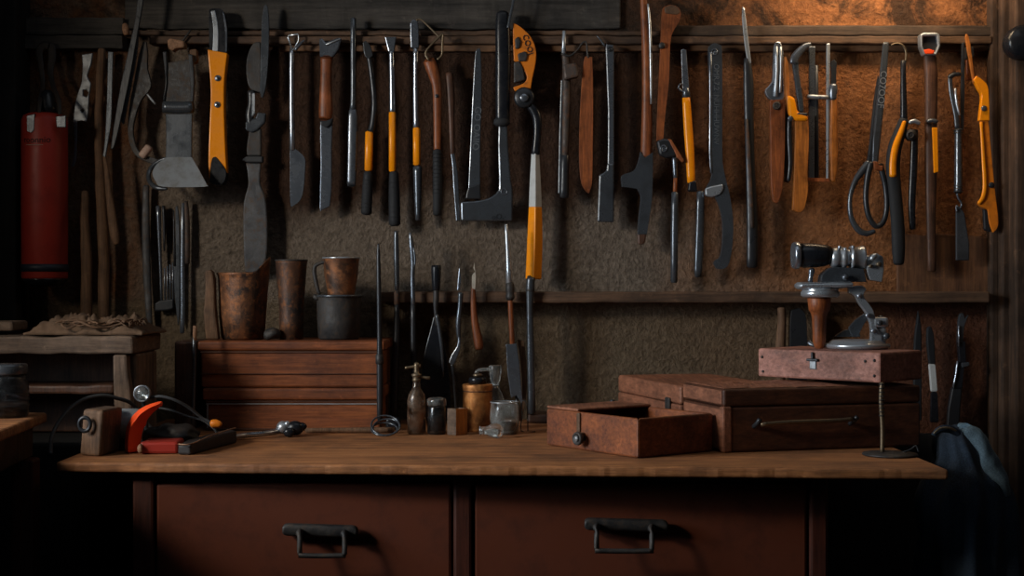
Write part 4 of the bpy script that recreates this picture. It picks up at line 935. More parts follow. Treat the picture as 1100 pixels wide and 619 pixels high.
# ---------------------------------------------------------------- clutter at the left of the bench
GC = 'clutter on the left of the bench'
d0 = dB(490)
t = T('wood_block', 'worn square wooden block with iron ring face standing left of the red band', 'block')
ctr = W(103, 466, d0-.02)
bm_ = M().prism([(X(84, d0), -d0+.004), (X(109, d0), -d0-.012), (X(118, d0), -d0+.060), (X(95, d0), -d0+.072)], ZB+.0004, ZB+.0004+50*k(d0))
for v in bm_.bm.verts:
    if v.co.z > ZB+.02: v.co.x += .006
build('body', bm_.jitter(.002, 30), m_wood_pale, t, .006, seg=3)
build('face_ring', M().torus(W(91, 456, d0+.012), .0095, .003, 'y', 20, 8, 1.0, 1.2), m_iron, t)
t = T('metal_drum', 'short grey steel cylinder between the wooden block and vermilion band', 'cylinder')
dd = d0-.085
build('body', M().lathe((X(122, dd), -dd, Z(456, dd)), [(0, 0), (.026, 0), (.0275, .002), (.0275, .036), (.026, .038), (0, .038)], 32, 'x'), m_bracket, t)
build('foot', M().pbox(120, 470, 138, 479.5, dd-.02, dd+.015), m_iron, t, .002)
for v in t.children[-1].data.vertices:
    if v.co.z < ZB+.022: v.co.z = ZB+.0004
# curved vermilion band
t = T('vermilion_guard', 'bright vermilion curved guard blade standing on edge on the bench', 'guard')
ds = dB(487)
bm_ = M(); rings = []
pa = crm([(131.5, 487), (131, 478), (132, 466), (134.5, 456), (139, 448), (146, 441), (155, 436), (164, 433), (172, 431.5)], 4); n = len(pa); kg = k(ds)
for i, (px, py) in enumerate(pa):
    s_ = i/(n-1); tp_ = 1-.75*max(0, (s_-.55)/.45)
    a = pa[max(i-1, 0)]; b_ = pa[min(i+1, n-1)]; tx, ty = b_[0]-a[0], b_[1]-a[1]; l = math.hypot(tx, ty)
    inn_ = Vector((-ty/l, 0, -tx/l)); c0 = W(px, py, ds)
    rings.append([c0+Vector((0, .016, 0)), c0+inn_*(8*kg*tp_)+Vector((0, -.010, 0)), c0+inn_*(19*kg*tp_)+Vector((0, .012, 0)), c0+inn_*(11*kg*tp_)+Vector((0, .020, 0))])
bm_._ring_loft(rings, False)
build('band', bm_, m_vermilion, t, .002)
t = T('red_case', 'small flat dark red painted box lying in front of the curved guard', 'box')
dr = dB(488.5)
build('body', M().prism([(X(150, dr), -dr), (X(192, dr-.01), -dr+.006), (X(196, dr-.06), -dr+.075), (X(157, dr-.06), -dr+.07)], ZB+.0004, ZB+.0004+13*k(dr)), m_red, t, .003)
build('worn_end', M().loft([(148.5, 482, 9.5), (153, 482, 11)], dr+.001, th=.007, sm=1, p=4), m_dust, t, .001)
t = T('leather_sheath', 'long black leather sheath with pale stitched edge pointing right', 'sheath')
dl = dB(489)
p_ = [(191, 489), (193, 480), (214, 473), (238, 462), (250, 458), (251, 461), (246, 471), (228, 482), (205, 488)]
def lean_(co): return -.16*max(0, (co.x-X(191, dl))/.095)*.0-.0
sh = M().prism([(X(191, dl), -dl), (X(206, dl), -dl-.006), (X(254, .47), -.47), (X(246, .41), -.41), (X(200, .57), -.57)], ZB+.0004, ZB+.017)
for v in sh.bm.verts:
    if v.co.z > ZB+.01: v.co.z += .010*max(0, min(1, (v.co.x-X(191, dl))/.10))
build('body', sh, m_leather, t, .004, seg=3)
build('stitched_edge', M().tube([(X(192, dl), -dl-.001, ZB+.0185), (X(206, dl), -dl-.005, ZB+.0195), (X(232, .53), -.545, ZB+.024), (X(253, .47), -.47, ZB+.028)], .0012, 8, 4), m_dust, t)
t = T('headlamp', 'small round chrome lamp with glass face behind the vermilion guard', 'lamp')
dhl = .50; c0 = W(152, 423, dhl)
build('shell', M().lathe(c0+Vector((0, .012, 0)), [(0, -.012), (.010, -.010), (.0145, 0), (.0155, .010), (.0145, .012), (.013, .011), (0, .010)], 28, 'y'), m_chrome, t)
build('lens', M().lathe(c0, [(.0128, -.001), (.0105, .0025), (0, .004)], 28, 'y'), m_glassclear, t)
bs_ = M().tube([c0+Vector((0, .012, -.012)), c0+Vector((0.002, .02, -.045)), (c0.x+.004, c0.y+.02, ZB+.004)], .004, 10, 4)
bs_.lathe((c0.x+.004, c0.y+.02, ZB+.0004), [(0, 0), (.024, 0), (.024, .004), (.006, .008), (0, .008)], 24)
build('stand', bs_, m_iron, t)
zc_ = ZB+.0045
t = T('cable', 'grey black cable arching up at the left behind the wooden block', 'cable')
build('cord', M().tube([onB(50, 492)+Vector((0, .02, .004)), W(56, 468, .60), W(68, 447, .57), (W(86, 431, .54)), W(108, 425, .52), W(126, 428, .50), W(143, 435, .475), Vector((X(160, .45), -.45, ZB+.03)), Vector((X(178, .45), -.45, zc_)), Vector((X(215, .46), -.46, zc_))], .0035, 10, 6), m_cable, t)
t = T('cable', 'thin grey cable looping from chrome lamp down to the orange tag', 'cable')
build('cord', M().tube([W(156, 428, .488), W(172, 426, .49), W(188, 430, .485), W(203, 438, .47), W(217, 449, .455), W(228, 456, .45), (X(236, .44), -.44, zc_)], .0028, 10, 6).tube([W(168, 438, .43), W(184, 441, .43), W(200, 447, .42), W(220, 453, .42), (X(240, .42), -.42, zc_)], .0022, 8, 5), m_cable, t)
build('connector', M().loft([(226, 456, 8), (232, 455, 9), (238, 457, 6)], .452, ratio=.9, sm=2), m_orange_worn, t)
t = T('black_bag', 'dark crumpled leather pouch lying between vermilion guard and sheath', 'pouch')
pb = M(); c0 = Vector((X(186, .52), -.525, ZB))
bmesh.ops.create_icosphere(pb.bm, subdivisions=4, radius=1.0)
for v in pb.bm.verts:
    n_ = mnoise.noise(v.co*1.7)*.22+mnoise.noise(v.co*4.1)*.10
    q_ = v.co*(1+n_); v.co = Vector((c0.x+q_.x*.052, c0.y+q_.y*.030, c0.z+max(.0005, .019+q_.z*.022)))
for f in pb.bm.faces: f.smooth = True
build('pouch', pb, m_leather, t)

# rod with ball head and wooden stick in front of the cases
t = T('ball_joint_rod', 'polished steel rod ending in a silver ball and black knob on the bench', 'rod')
dq = dB(469); zr = ZB+.008
build('rod', M().tube([(X(246, .44), -.445, zr), (X(262, .41), -.41, zr), (X(285, .385), -.385, zr+.001), (X(302, dq), -dq, zr+.003)], .0052, 12, 4), m_chrome, t)
build('ball', M().ball((X(304, dq), -dq, ZB+.017), .0125).ball((X(309, dq), -dq-.004, ZB+.024), .006), m_steel_lt, t)
build('knob', M().ball((X(317, dq), -dq-.002, ZB+.016), .0155, (1.1, .8, .9)).ball((X(312, dq), -dq-.018, ZB+.0095), .009, (1.2, .8, 1)).ball((X(323, dq), -dq, ZB+.019), .010, (1.2, .8, .8)), m_black, t)
solo('wooden_rod', M().tube([(X(328, .30), -.300, ZB+.0062), (X(370, .295), -.297, ZB+.0062), (X(424, .29), -.293, ZB+.0062)], [.0045, .0058], 12, 3), m_wood_pale, 'plain wooden stick lying along the foot of the stacked cases', 'stick')
t = T('wire_coil', 'small tilted coil of wire beside the stacked cases', 'coil')
cc_ = Vector((X(414, .335), -.335, ZB+.0195)); cm = M()
for i, (ax, az, dx) in enumerate(((42, 10, 0), (34, -6, .002), (25, 4, -.002))):
    sub = M(); sub.torus((0, 0, 0), .0255-.001*i, .0017, 'z', 40, 8, 1.05)
    rm = Matrix.Rotation(math.radians(az), 3, 'Z') @ Matrix.Rotation(math.radians(ax), 3, 'X')
    lo = min((rm @ v.co).z for v in sub.bm.verts)
    for v in sub.bm.verts:
        q_ = rm @ v.co; v.co = Vector((cc_.x+dx+q_.x, cc_.y+q_.y, ZB+.0004+q_.z-lo))
    me = bpy.data.meshes.new('x'); sub.bm.to_mesh(me); cm.bm.from_mesh(me); bpy.data.meshes.remove(me); sub.bm.free()
build('ring', cm, m_steel_dk, t)
solo('black_box', M().box((X(422, .24), -.225, ZB+.0124), (.028, .03, .024)), m_black, 'small black box behind the wire coil', 'box', bev=.003)

# ---------------------------------------------------------------- bottles and jars
def cpt(px, d): return Vector((X(px, d), -d, ZB+.0004))
def H(py, d): return (309.5+(HB-.0004)/k(d)-py)*k(d)       # height above the bench of row py at depth d
db = dB(466.5); kb = k(db)
def pro(d, rows): return [(hw*k(d), max(0, H(py, d))) for py, hw in rows]
t = T('valve_bottle', 'tall brown bottle with brass tap fittings, leftmost of the bottles', 'bottle')
c0 = cpt(447.5, db)
build('glass_body', M().lathe(c0, hollow(pro(db, [(466.5, 8.5), (465, 10), (430, 10), (424, 9), (418, 5), (410, 3.6), (406, 3.6)]))), m_glassbrown, t)
build('neck_fitting', M().lathe(c0, pro(db, [(410, 0), (410, 4.5), (407, 4.5), (406, 3), (404, 5.5), (402, 5.5), (401, 3), (397, 2.6), (393, 3), (390, 2.6), (389, 0)])), m_brass, t)
build('tap', M().loft([(435, 395.5, 3.4), (441, 394.5, 3), (452, 393, 4.2)], db, sm=2).loft([(443, 405, 3), (452, 405, 2.4), (462, 406.5, 4)], db, sm=2), m_brass, t)
t = T('lidded_jar', 'smoky glass jar with wide pale glass lid right of the tall bottle', 'jar')
c0 = cpt(469, db)
build('glass_body', M().lathe(c0, hollow(pro(db, [(466.5, 9), (465, 10), (438, 10), (436, 9)]))), m_glassdark, t)
build('lid', M().lathe(c0, pro(db, [(435.8, 0), (435.8, 10), (434, 10.5), (430, 10.5), (428, 9.5), (427, 6), (427, 0)])), m_glassclear, t)
build('contents', M().lathe(c0+Vector((0, 0, .005)), [(0, 0), (.0145, 0), (.0145, .030), (0, .031)], 24), m_iron, t)
t = T('small_tin_box', 'small open square wood and tin box between smoky jar and amber pot', 'box')
dt = dB(468); zt = H(439, dt)
q = [(X(480, dt), -dt+.010), (X(490, dt), -dt-.004), (X(502, dt), -dt+.012), (X(492, dt), -dt+.028)]
cxq = sum(a for a, b_ in q)/4; cyq = sum(b_ for a, b_ in q)/4
for i in range(4):
    a = Vector(q[i]+(0,)); b_ = Vector(q[(i+1) % 4]+(0,)); inn = lambda p: Vector((cxq, cyq, 0)).lerp(p, .86)
    a2, b2 = inn(a), inn(b_)
    build('side', M().prism([a.xy, b_.xy, b2.xy, a2.xy], ZB+.0004, ZB+zt), m_wood_grey if i in (0, 2, 3) else m_wood_orange, t, .0006)
build('bottom', M().prism([inn(Vector(p+(0,))).xy for p in q], ZB+.0004, ZB+.004), m_iron, t)
t = T('amber_pot', 'glowing amber copper canister with black cap among the bottles', 'canister')
da = dB(463); c0 = cpt(513, da)
build('body', M().lathe(c0, pro(da, [(463, 0), (463, 15), (461, 15.5), (443, 15.5), (420, 15.6), (416, 16.4), (413.5, 16.4), (412.5, 15.5), (412.5, 9), (412.5, 0)])), m_copper_bright, t)
build('cap', M().lathe(c0, pro(da, [(412.3, 0), (412.3, 9.5), (407, 9.5), (405.5, 8.5), (405, 0)])), m_black, t)
build('knob', M().lathe(c0, pro(da, [(405, 0), (405, 4), (403, 5.5), (401.5, 4), (401, 0)])), m_brass, t)
build('band', M().torus(c0+Vector((0, 0, H(420, da))), 15.7*k(da), .0010), m_copper_dark, t)
t = T('pump_bottle', 'tall clear glass bottle with side spout behind the round flask', 'bottle')
dpb = dB(461); c0 = cpt(532, dpb)
build('glass_body', M().lathe(c0, hollow(pro(dpb, [(461, 9), (459, 10), (430, 10), (424, 8), (418, 5), (414, 4.5)]))), m_glassclear, t)
build('stopper', M().lathe(c0, pro(dpb, [(413.8, 0), (413.8, 4), (408, 5.5), (397, 7), (394, 7.4), (392.5, 6), (392.5, 0)])), m_glassclear, t)
build('spout', M().loft([(530, 398, 4), (520, 397, 4), (512, 399, 3.4), (511, 406, 3)], dpb, sm=3), m_glassclear, t)
t = T('round_flask', 'wide clear glass jar with metal rim, rightmost of the bottles', 'jar')
df = dB(467); c0 = cpt(542, df-.01)
build('glass_body', M().lathe(c0, hollow(pro(df, [(467, 12), (465, 14.5), (450, 16), (438, 15.5), (434, 14.5), (432, 15)])), 32), m_glassclear, t)
build('rim', M().torus(c0+Vector((0, 0, H(432.5, df))), 15*k(df), .0013, 'z', 36, 8), m_steel_lt, t)
build('contents', M().lathe(c0+Vector((0, 0, .005)), [(0, 0), (.018, 0), (.022, .008), (.0225, .016), (0, .017)], 24), m_iron_old, t)
t = T('tiny_flask', 'tiny round-bottomed glass flask lying before the wide jar', 'flask')
dz = dB(471); c0 = Vector((X(526, dz), -dz, ZB+.0145))
build('bulb', M().lathe(c0+Vector((.012, 0, 0)), [(0, -.030), (.0075, -.0295), (.0072, -.024), (.008, -.018), (.012, -.010), (.014, 0), (.012, .009), (.007, .0125), (0, .0138)], 24, 'x'), m_glassclear, t)
build('lip', M().torus(c0+Vector((-.018, 0, 0)), .0075, .0011, 'x', 20, 8), m_steel_lt, t)
t = T('wire_stand', 'thin iron wire stand right of the wide clear jar', 'stand')
dw = dB(464)
build('frame', M().tube([cpt(575, dw+.01)+Vector((0, 0, .001)), cpt(560, dw)+Vector((0, 0, .001)), W(561, 445, dw), W(560, 432, dw), W(566, 434, dw), cpt(567, dw)+Vector((0, 0, .001))], .0012, 8, 3), m_iron_old, t)
solo('short_board', M().pbox(567, 445, 592, 456, .012, .10).jitter(.001, 20), m_wood_dark, 'short dark board lying on the bench at the wall right of the jars', 'board', bev=.003)
for v in ROOTS[-1].data.vertices:
    if v.co.z < ZB+.012: v.co.z = ZB+.0004

# ---------------------------------------------------------------- cases at the right
def wallquad(A, B, C_, th):
    """outer corners A, B, D, C of a rectangular tray (A front corner, B left, C right)"""
    D_ = (B[0]+C_[0]-A[0], B[1]+C_[1]-A[1]); return [A, B, D_, C_]
def inset(q, t):
    c = (sum(p[0] for p in q)/4, sum(p[1] for p in q)/4); out = []
    n = len(q)
    for i in range(n):
        p0, p1, p2 = Vector(q[i-1]), Vector(q[i]), Vector(q[(i+1) % n])
        e1 = (p1-p0).normalized(); e2 = (p2-p1).normalized()
        n1 = Vector((-e1.y, e1.x)); n2 = Vector((-e2.y, e2.x))
        cc = Vector(c)
        if n1.dot(cc-p1) < 0: n1, n2 = -n1, -n2
        b = (n1+n2); out.append(tuple(p1+b*(t/(1+n1.dot(n2)))))
    return out
A = (X(685.5, dB(493)), -dB(493)); B = (X(587, dB(478.5)), -dB(478.5))
ev = Vector((B[0]-A[0], B[1]-A[1])); pv = Vector((ev.y, -ev.x)).normalized()
if pv.x < 0: pv = -pv
Cc = (A[0]+pv.x*.172, A[1]+pv.y*.172)
q = wallquad(A, B, Cc, .008); qi = inset(q, .009); z0 = ZB+.0004; z1 = ZB+.066
t = T('open_drawer_box', 'open shallow wooden box with round iron knob at the front of the bench', 'box')
build('bottom', M().prism(qi, z0, z0+.006), m_case_dark, t)
sd = M()
for i in range(4):
    j = (i+1) % 4
    sd.prism([q[i], q[j], qi[j], qi[i]], z0, z1)
build('side', sd, m_case, t, .002)
# covered left third
def mixp(a, b_, s_): return (a[0]+(b_[0]-a[0])*s_, a[1]+(b_[1]-a[1])*s_)
build('cover', M().prism([mixp(q[0], q[1], .64), q[1], q[2], mixp(q[3], q[2], .64)], z1+.0002, z1+.0055), m_case_left, t, .0018)
nv = Vector((-pv.x, -pv.y))
kp_ = Vector(mixp(q[0], q[1], .57)+(0,)); kc_ = Vector((kp_.x, kp_.y, ZB+.022)); n3 = Vector((nv.x, nv.y, 0))
def turn_to(m, c, nrm):
    qn = Vector((0, -1, 0)).rotation_difference(nrm)
    for v in m.bm.verts: v.co = c+qn @ v.co
    return m
kn = turn_to(M().lathe((0, 0, 0), [(0, 0), (.005, 0), (.005, .008), (.0105, .010), (.012, .014), (.0105, .018), (.008, .017), (.007, .0155), (0, .016)], 24, 'y'), kc_, n3)
build('knob', kn, m_iron_old, t); build('knob_face', turn_to(M().lathe((0, 0, 0), [(0, .015), (.0055, .0165), (.0045, .019), (0, .0195)], 20, 'y'), kc_, n3), m_bracket, t)
kq = Vector(mixp(q[0], q[1], .62)+(0,)); lq = Vector((kq.x, kq.y, ZB+.048))
build('leather_tab', turn_to(M().box((0, -.002, 0), (.009, .004, .034)).box((.006, -.004, -.022), (.020, .008, .012)), lq, n3), m_leather_br, t, .0015)
build('lining', M().prism(inset(qi, .0005), z0+.0062, z0+.008), m_black, t)

P = Vector((X(777, dB(487)), -dB(487))); R2 = Vector((X(989, dB(480)), -dB(480)))
e1 = (R2-P).normalized(); e2 = Vector((-e1.y, e1.x))
if e2.y < 0: e2 = -e2
def quad2(o, a0, a1, b0, b1): return [tuple(o+e1*a0+e2*b0), tuple(o+e1*a1+e2*b0), tuple(o+e1*a1+e2*b1), tuple(o+e1*a0+e2*b1)]
L1 = (R2-P).length; bh = .109
t = T('instrument_case', 'large dark wooden case with long iron bar handle under the rosy box', 'case')
build('body', M().prism(quad2(P, 0, L1, 0, .182), ZB+.0004, ZB+.0775), m_case_dark, t, .004)
build('lid', M().prism(quad2(P, 0, L1, 0, .182), ZB+.0785, ZB+bh), m_case_dark, t, .005, seg=3)
def on_face(a, z, out=.0): p_ = P+e1*a-e2*out; return Vector((p_.x, p_.y, ZB+z))
h = M().tube([on_face(.062, .049, .016), on_face(.12, .0515, .017), on_face(.20, .052, .017), on_face(.235, .054, .016)], .0038, 10, 4)
build('bar_handle', h, m_brass, t)
hb = M()
for a in (.056, .238): hb.tube([on_face(a, .044, .001), on_face(a+.001, .050, .012), on_face(a+(.004 if a < .1 else .006), .058, .017)], .0042, 10, 3)
build('handle_bracket', hb, m_iron, t)
cn = M()
cq = quad2(P, -.0012, .016, -.0012, .016)
cn.prism(cq, ZB+.0004, ZB+.079); build('corner_guard', cn, m_case_left, t, .002)
pn = M().prism(quad2(P, -.0015, .001, .008, .176), ZB+.006, ZB+.074).prism(quad2(P, -.0015, .001, .006, .178), ZB+.082, ZB+bh-.003)
build('side_panel', pn, m_case_left, t, .001)
tl = M()
def topper(nx=40, ny=14):
    a = []; b_ = []
    for j in range(ny+1):
        for i in range(nx+1):
            u, v = i/nx, j/ny
            p_ = P+e1*(.004+u*(.235))+e2*(.006+v*.168); e_ = min(1, 8*min(u, 1-u), 6*min(v, 1-v))
            h_ = .0012+max(0, .003*mnoise.noise((p_.x*40, p_.y*60, 2))+.0015)*e_+.003*max(0, mnoise.noise((p_.x*22, p_.y*30, 9)))*e_
            wob = .006*mnoise.noise((u*9, v*9, 4))
            a.append(tl.bm.verts.new((p_.x+wob, p_.y+wob, ZB+bh+h_))); b_.append(tl.bm.verts.new((p_.x+wob, p_.y+wob, ZB+bh+.0003)))
    fs = []
    for j in range(ny):
        for i in range(nx):
            q_ = [j*(nx+1)+i, j*(nx+1)+i+1, (j+1)*(nx+1)+i+1, (j+1)*(nx+1)+i]; fs.append(tl.bm.faces.new([a[s] for s in q_])); fs.append(tl.bm.faces.new([b_[s] for s in q_[::-1]]))
    ed = list(range(nx+1))+[(j+1)*(nx+1)+nx for j in range(ny)]+[ny*(nx+1)+i for i in range(nx-1, -1, -1)]+[j*(nx+1) for j in range(ny-1, -1, -1)]
    for p_, q_ in zip(ed, ed[1:]): fs.append(tl.bm.faces.new((a[p_], a[q_], b_[q_], b_[p_])))
    bmesh.ops.recalc_face_normals(tl.bm, faces=fs)
topper()
build('torn_cover', tl, m_case_left, t)

t = T('flat_case', 'long flat brown case with small iron latch behind the open box', 'case')
P2 = P+e2*.196
def quad3(a0, a1, b0, b1): return [tuple(P2+e1*a0+e2*b0), tuple(P2+e1*a1+e2*b0), tuple(P2+e1*a1+e2*b1), tuple(P2+e1*a0+e2*b1)]
fc = M().prism(quad3(0, .20, 0, .345), ZB+.0004, ZB+.066); build('body', fc, m_case_left, t, .004)
build('lid', M().prism(quad3(0, .20, 0, .345), ZB+.0668, ZB+.101), m_case_left, t, .005, seg=3)
lp = P2+e2*.045
build('latch', M().prism([tuple(lp-e1*.005), tuple(lp+e1*.001), tuple(lp+e1*.001+e2*.022), tuple(lp-e1*.005+e2*.022)], ZB+.050, ZB+.076), m_iron_old, t, .0015)

z2 = ZB+bh+.0075
A3 = Vector((X(946, .58), -.58)); dB3 = .40; B3 = Vector((X(814, dB3), -dB3))
f1 = (A3-B3).normalized(); f2 = Vector((-f1.y, f1.x))
if f2.y < 0: f2 = -f2
L3 = (A3-B3).length; DP3 = .145
def q4(a0, a1, b0, b1): return [tuple(B3+f1*a0+f2*b0), tuple(B3+f1*a1+f2*b0), tuple(B3+f1*a1+f2*b1), tuple(B3+f1*a0+f2*b1)]
t = T('rosy_box', 'rosy brown wooden box with small keyhole plate carrying the chrome instrument', 'box')
hh = Z(379, .58)-z2
build('body', M().prism(q4(0, L3, 0, DP3), z2, z2+hh), m_case_rose, t, .004)
def on3(a, z, out): p_ = B3+f1*a-f2*out; return Vector((p_.x, p_.y, z2+z))
n4 = Vector((-f2.x, -f2.y, 0))
kpl = turn_to(M().plate([(0, 0), (1, 0), (1, 1), (0, 1)], .1, .002, 0), on3(.105, 0, 0), n4) if False else None
build('keyhole_plate', turn_to(M().box((0, -.001, 0), (.014, .003, .018)), on3(L3*.47, hh*.52, 0), n4), m_bracket, t, .001)
build('hasp', turn_to(M().box((0, -.003, 0), (.024, .006, .005)).box((.0, -.003, .008), (.005, .005, .012)), on3(L3*.47, hh*.52+.008, 0), n4), m_iron, t, .001)
nl = M()
for a, z in ((.012, .010), (.010, hh-.016), (L3-.012, .012), (L3-.012, hh-.014), (L3-.03, hh-.016)):
    nl.ball(on3(a, z, .0), .0028)
build('nail_head', nl, m_iron_old, t)

# ---------------------------------------------------------------- instrument on the rosy box
ZT = z2+hh+.0003
t = T('optical_instrument', 'old chrome optical instrument with black lens barrel and red wooden grip', 'instrument')
DM = .42; km = k(DM)
def xprof(rows, px0): return [(hw*km, (px-px0)*km) for px, hw in rows]
def xl(py, rows, px0=890, d=DM): return M().lathe(W(px0, py, d), xprof(rows, px0), 36, 'x')
build('lens_barrel', xl(274.5, [(857, 0), (857, 11.5), (862, 13.2), (876, 13), (886, 11.5), (893, 9), (893, 0)]), m_black, t)
build('lens_ring', xl(274.5, [(852.5, 12.2), (851.5, 13.5), (853.5, 14.6), (857.5, 14.6), (858.5, 13.5), (857, 12), (855, 11.9)]), m_chrome, t)
build('lens_glass', xl(274.5, [(852.8, 0), (854, 8), (855.2, 12.2), (857, 12.2), (857, 0)]), m_steel_lt, t)
build('focus_tube', xl(277, [(892, 0), (892, 9.5), (895, 10.5), (899, 11), (900, 10.2), (903, 10.2), (904, 11.6), (908, 11.6), (909, 9), (913, 9), (913, 12.5), (916, 12.5), (917, 11), (926, 12.6), (928, 12.6), (928.5, 11), (928.5, 0)]), m_steel_lt, t)
build('tube_screw', M().loft([(902, 268, 3), (902, 264, 4)], DM+.01, sm=1).loft([(916, 267, 4), (916.5, 264, 4.5)], DM+.01, sm=1).loft([(908, 270, 3), (908, 266, 3)], DM+.012, sm=1), m_chrome, t)
ep = xl(282, [(928, 0), (928, 7), (932, 8), (934, 6), (938, 8.5), (943, 8.5), (944, 6), (948, 5.5), (949, 0)])
ep.plate([(930, 276), (940, 272), (947, 276), (948, 290), (946, 303), (933, 301), (930, 292)], DM+.004, .022, 1)
ep.loft([(936, 280, 4), (938, 276, 6), (942, 274, 4)], DM+.024, sm=2)
build('eyepiece', ep, m_steel_lt, t, .001)
build('eyepiece_screw', M().disc(944, 284, DM+.018, 2.6, .004).disc(935, 286, DM+.018, 2, .004), m_brass, t)
build('saddle', M().plate([(880, 303), (881, 296), (887, 290), (895, 287), (926, 289), (929, 303)], DM, .030, 2), m_steel_dk, t, .003)
build('saddle_knob', M().loft([(870, 303, 6), (871, 297, 5), (872, 291, 7), (872, 288, 5)], DM+.004, sm=2).ball(W(908, 298, DM+.022), .006), m_steel, t)
build('platform', M().loft([(857, 307, 7.5), (860, 307, 8), (900, 306.5, 8), (912, 305.5, 7)], DM, th=.034, sm=1, p=2.6, seg=24), m_steel_lt, t, .0)
build('lower_disc', M().turned(881, DM, [(319.5, 0), (319.5, 18), (317.5, 20.5), (314, 20.5), (312.5, 19), (311, 19.5), (310, 19.5), (310, 0)], 36), m_steel_lt, t)
build('grip', M().turned(880, DM, [(375.2, 0), (375.2, 3.5), (372, 5.5), (366, 7), (355, 7.2), (340, 8), (336, 9), (335.4, 9.6), (334.6, 9.8), (334, 11), (328, 11.8), (321, 12.5), (319.6, 11.5), (319.6, 0)], 28), m_wood_tool, t)
arm = M().plate([(911, 308), (925, 307), (930, 311), (927, 316), (929, 322), (936, 331), (939, 340), (941, 352), (946, 360), (946, 370), (934, 370), (935, 358), (934, 347), (930, 337), (922, 326), (917, 318), (911, 315)], DM+.008, .014, 3)
build('arm', arm, m_steel_lt, t, .002)
for px, py in ((932, 339), (923, 318), (938, 356)): build('arm_screw', M().disc(px, py, DM+.017, 2.6, .004), m_chrome, t)
build('brace', M().plate([(911, 352), (918, 344), (929, 336), (933, 341), (927, 350), (921, 362), (915, 362)], DM-.008, .006, 1).plate([(896, 362), (906, 355), (920, 352), (924, 362)], DM-.016, .012, 2), m_steel_dk, t, .001)
cb = Vector((X(921, DM), -DM, ZT))
build('base_disc', M().lathe(cb, [(0, 0), (.054, 0), (.058, .002), (.0595, .006), (.058, .009), (.052, .010), (.050, .013), (.045, .016), (.020, .017), (0, .017)], 48), m_steel_lt, t)
build('base_clamp', M().pbox(938, 341, 955, 352, DM-.012, DM+.016).pbox(941, 352, 953, 369, DM-.010, DM+.012), m_steel_lt, t, .003)
build('clamp_bolt', M().loft([(946, 339, 6), (946, 343, 7)], DM+.002, sm=1).disc(952, 361, DM+.014, 3.4, .006).disc(945, 347, DM+.018, 3, .004), m_steel_dk, t)
build('base_lever', M().loft([(868, 367, 5, -.01), (876, 372, 4), (892, 371, 4)], DM-.02, ratio=.6, sm=2), m_steel_dk, t)

t = T('paper_spike', 'thin twisted upright spike on a flat round iron base at bench right', 'spike')
dk = dB(489.5); c0 = Vector((X(956, dk), -dk, ZB+.0004))
build('base_plate', M().lathe(c0, [(0, 0), (.044, 0), (.046, .0015), (.045, .0035), (.020, .0055), (0, .006)], 40), m_iron_old, t)
sp_ = M().tube([c0+Vector((-.013, 0, .003)), W(948, 460, dk), W(946.5, 430, dk), W(947.5, 411, dk)], [.0038, .0042], 10, 4)
build('spike', sp_, m_brass, t)
tw = M()
for i in range(9): tw.torus(W(947.2, 413+i*4.2, dk), .0042, .0012, 'z', 14, 6)
build('twist', tw, m_iron_old, t)
build('wire_tail', M().tube([c0+Vector((.02, 0, .004)), c0+Vector((.035, .0, .010)), c0+Vector((.043, -.002, .016)), c0+Vector((.047, -.004, .006))], .0015, 8, 4), m_iron, t)
t = T('glass_vial', 'tiny pale blue vial standing just behind the open box', 'vial')
dv = .37
build('glass_body', M().lathe(Vector((X(658, dv), -dv, ZB+.0004)), [(0, 0), (.007, 0), (.0075, .002), (.0075, .052), (.005, .058), (.0055, .064), (0, .064)], 20), m_enamel, t)
build('stopper', M().lathe(Vector((X(658, dv), -dv, ZB+.0646)), [(0, 0), (.0045, 0), (.005, .006), (0, .007)], 16), m_iron, t)

# ---------------------------------------------------------------- tools below the shelf at the right
GR = 'tools on the wall below the shelf at right'
def rt(name, label, cat): return T(name, label, cat, GR)
t = rt('peg_handle', 'pale brown peg handle standing against the wall left of the instrument', 'handle')
build('handle', M().loft([(839.5, 330, 9), (840, 345, 9), (838.5, 372, 11), (838.5, 400, 11), (838.5, 440, 10)], .06, sm=3), m_wood_pale, t)
t = rt('black_iron_tool', 'dark round-topped tool standing beside the pale peg handle', 'tool')
build('body', M().plate([(848, 345), (851, 333), (858, 331), (864, 338), (866, 360), (866, 440), (847, 440)], .055, .020, 3), m_iron, t, .004)
t = rt('spear_point', 'narrow black pointed blade standing right behind the rosy box', 'blade')
build('blade', M().plate([(986, 333), (989.5, 350), (990, 380), (990, 452), (981, 452), (981, 380), (983, 352)], .05, .008, 2), m_iron, t, .002)
t = rt('banded_knife', 'black knife with off-white band leaning on the wall right of the cases', 'knife')
build('blade', M().plate([(995.5, 352), (999, 350), (1003, 360), (1004.5, 391), (997.5, 391), (995, 368)], .055, .010, 2), m_iron, t, .002)
build('band', M().plate([(997.5, 391), (1004, 391), (1006.5, 421), (1000, 421)], .055, .012, 1), m_whiteband, t, .002)
build('handle', M().plate([(1000, 421), (1006.5, 421), (1008, 454), (999, 454)], .055, .011, 1), m_black, t, .002)
t = rt('folding_tool', 'glossy black folding multi-part tool hanging above the denim jacket', 'tool')
build('hook_end', M().plate([(1029, 345), (1031, 337), (1034, 336), (1036, 342), (1040, 338), (1037, 346), (1035, 352), (1034, 368), (1028, 368)], .052, .010, 2), m_steel_dk, t, .002)
build('arm', M().plate([(1028, 366), (1036, 366), (1037, 392), (1030, 392)], .050, .014, 1).plate([(1026, 390), (1036, 388), (1033, 418), (1023, 418)], .054, .012, 1), m_black, t, .002)
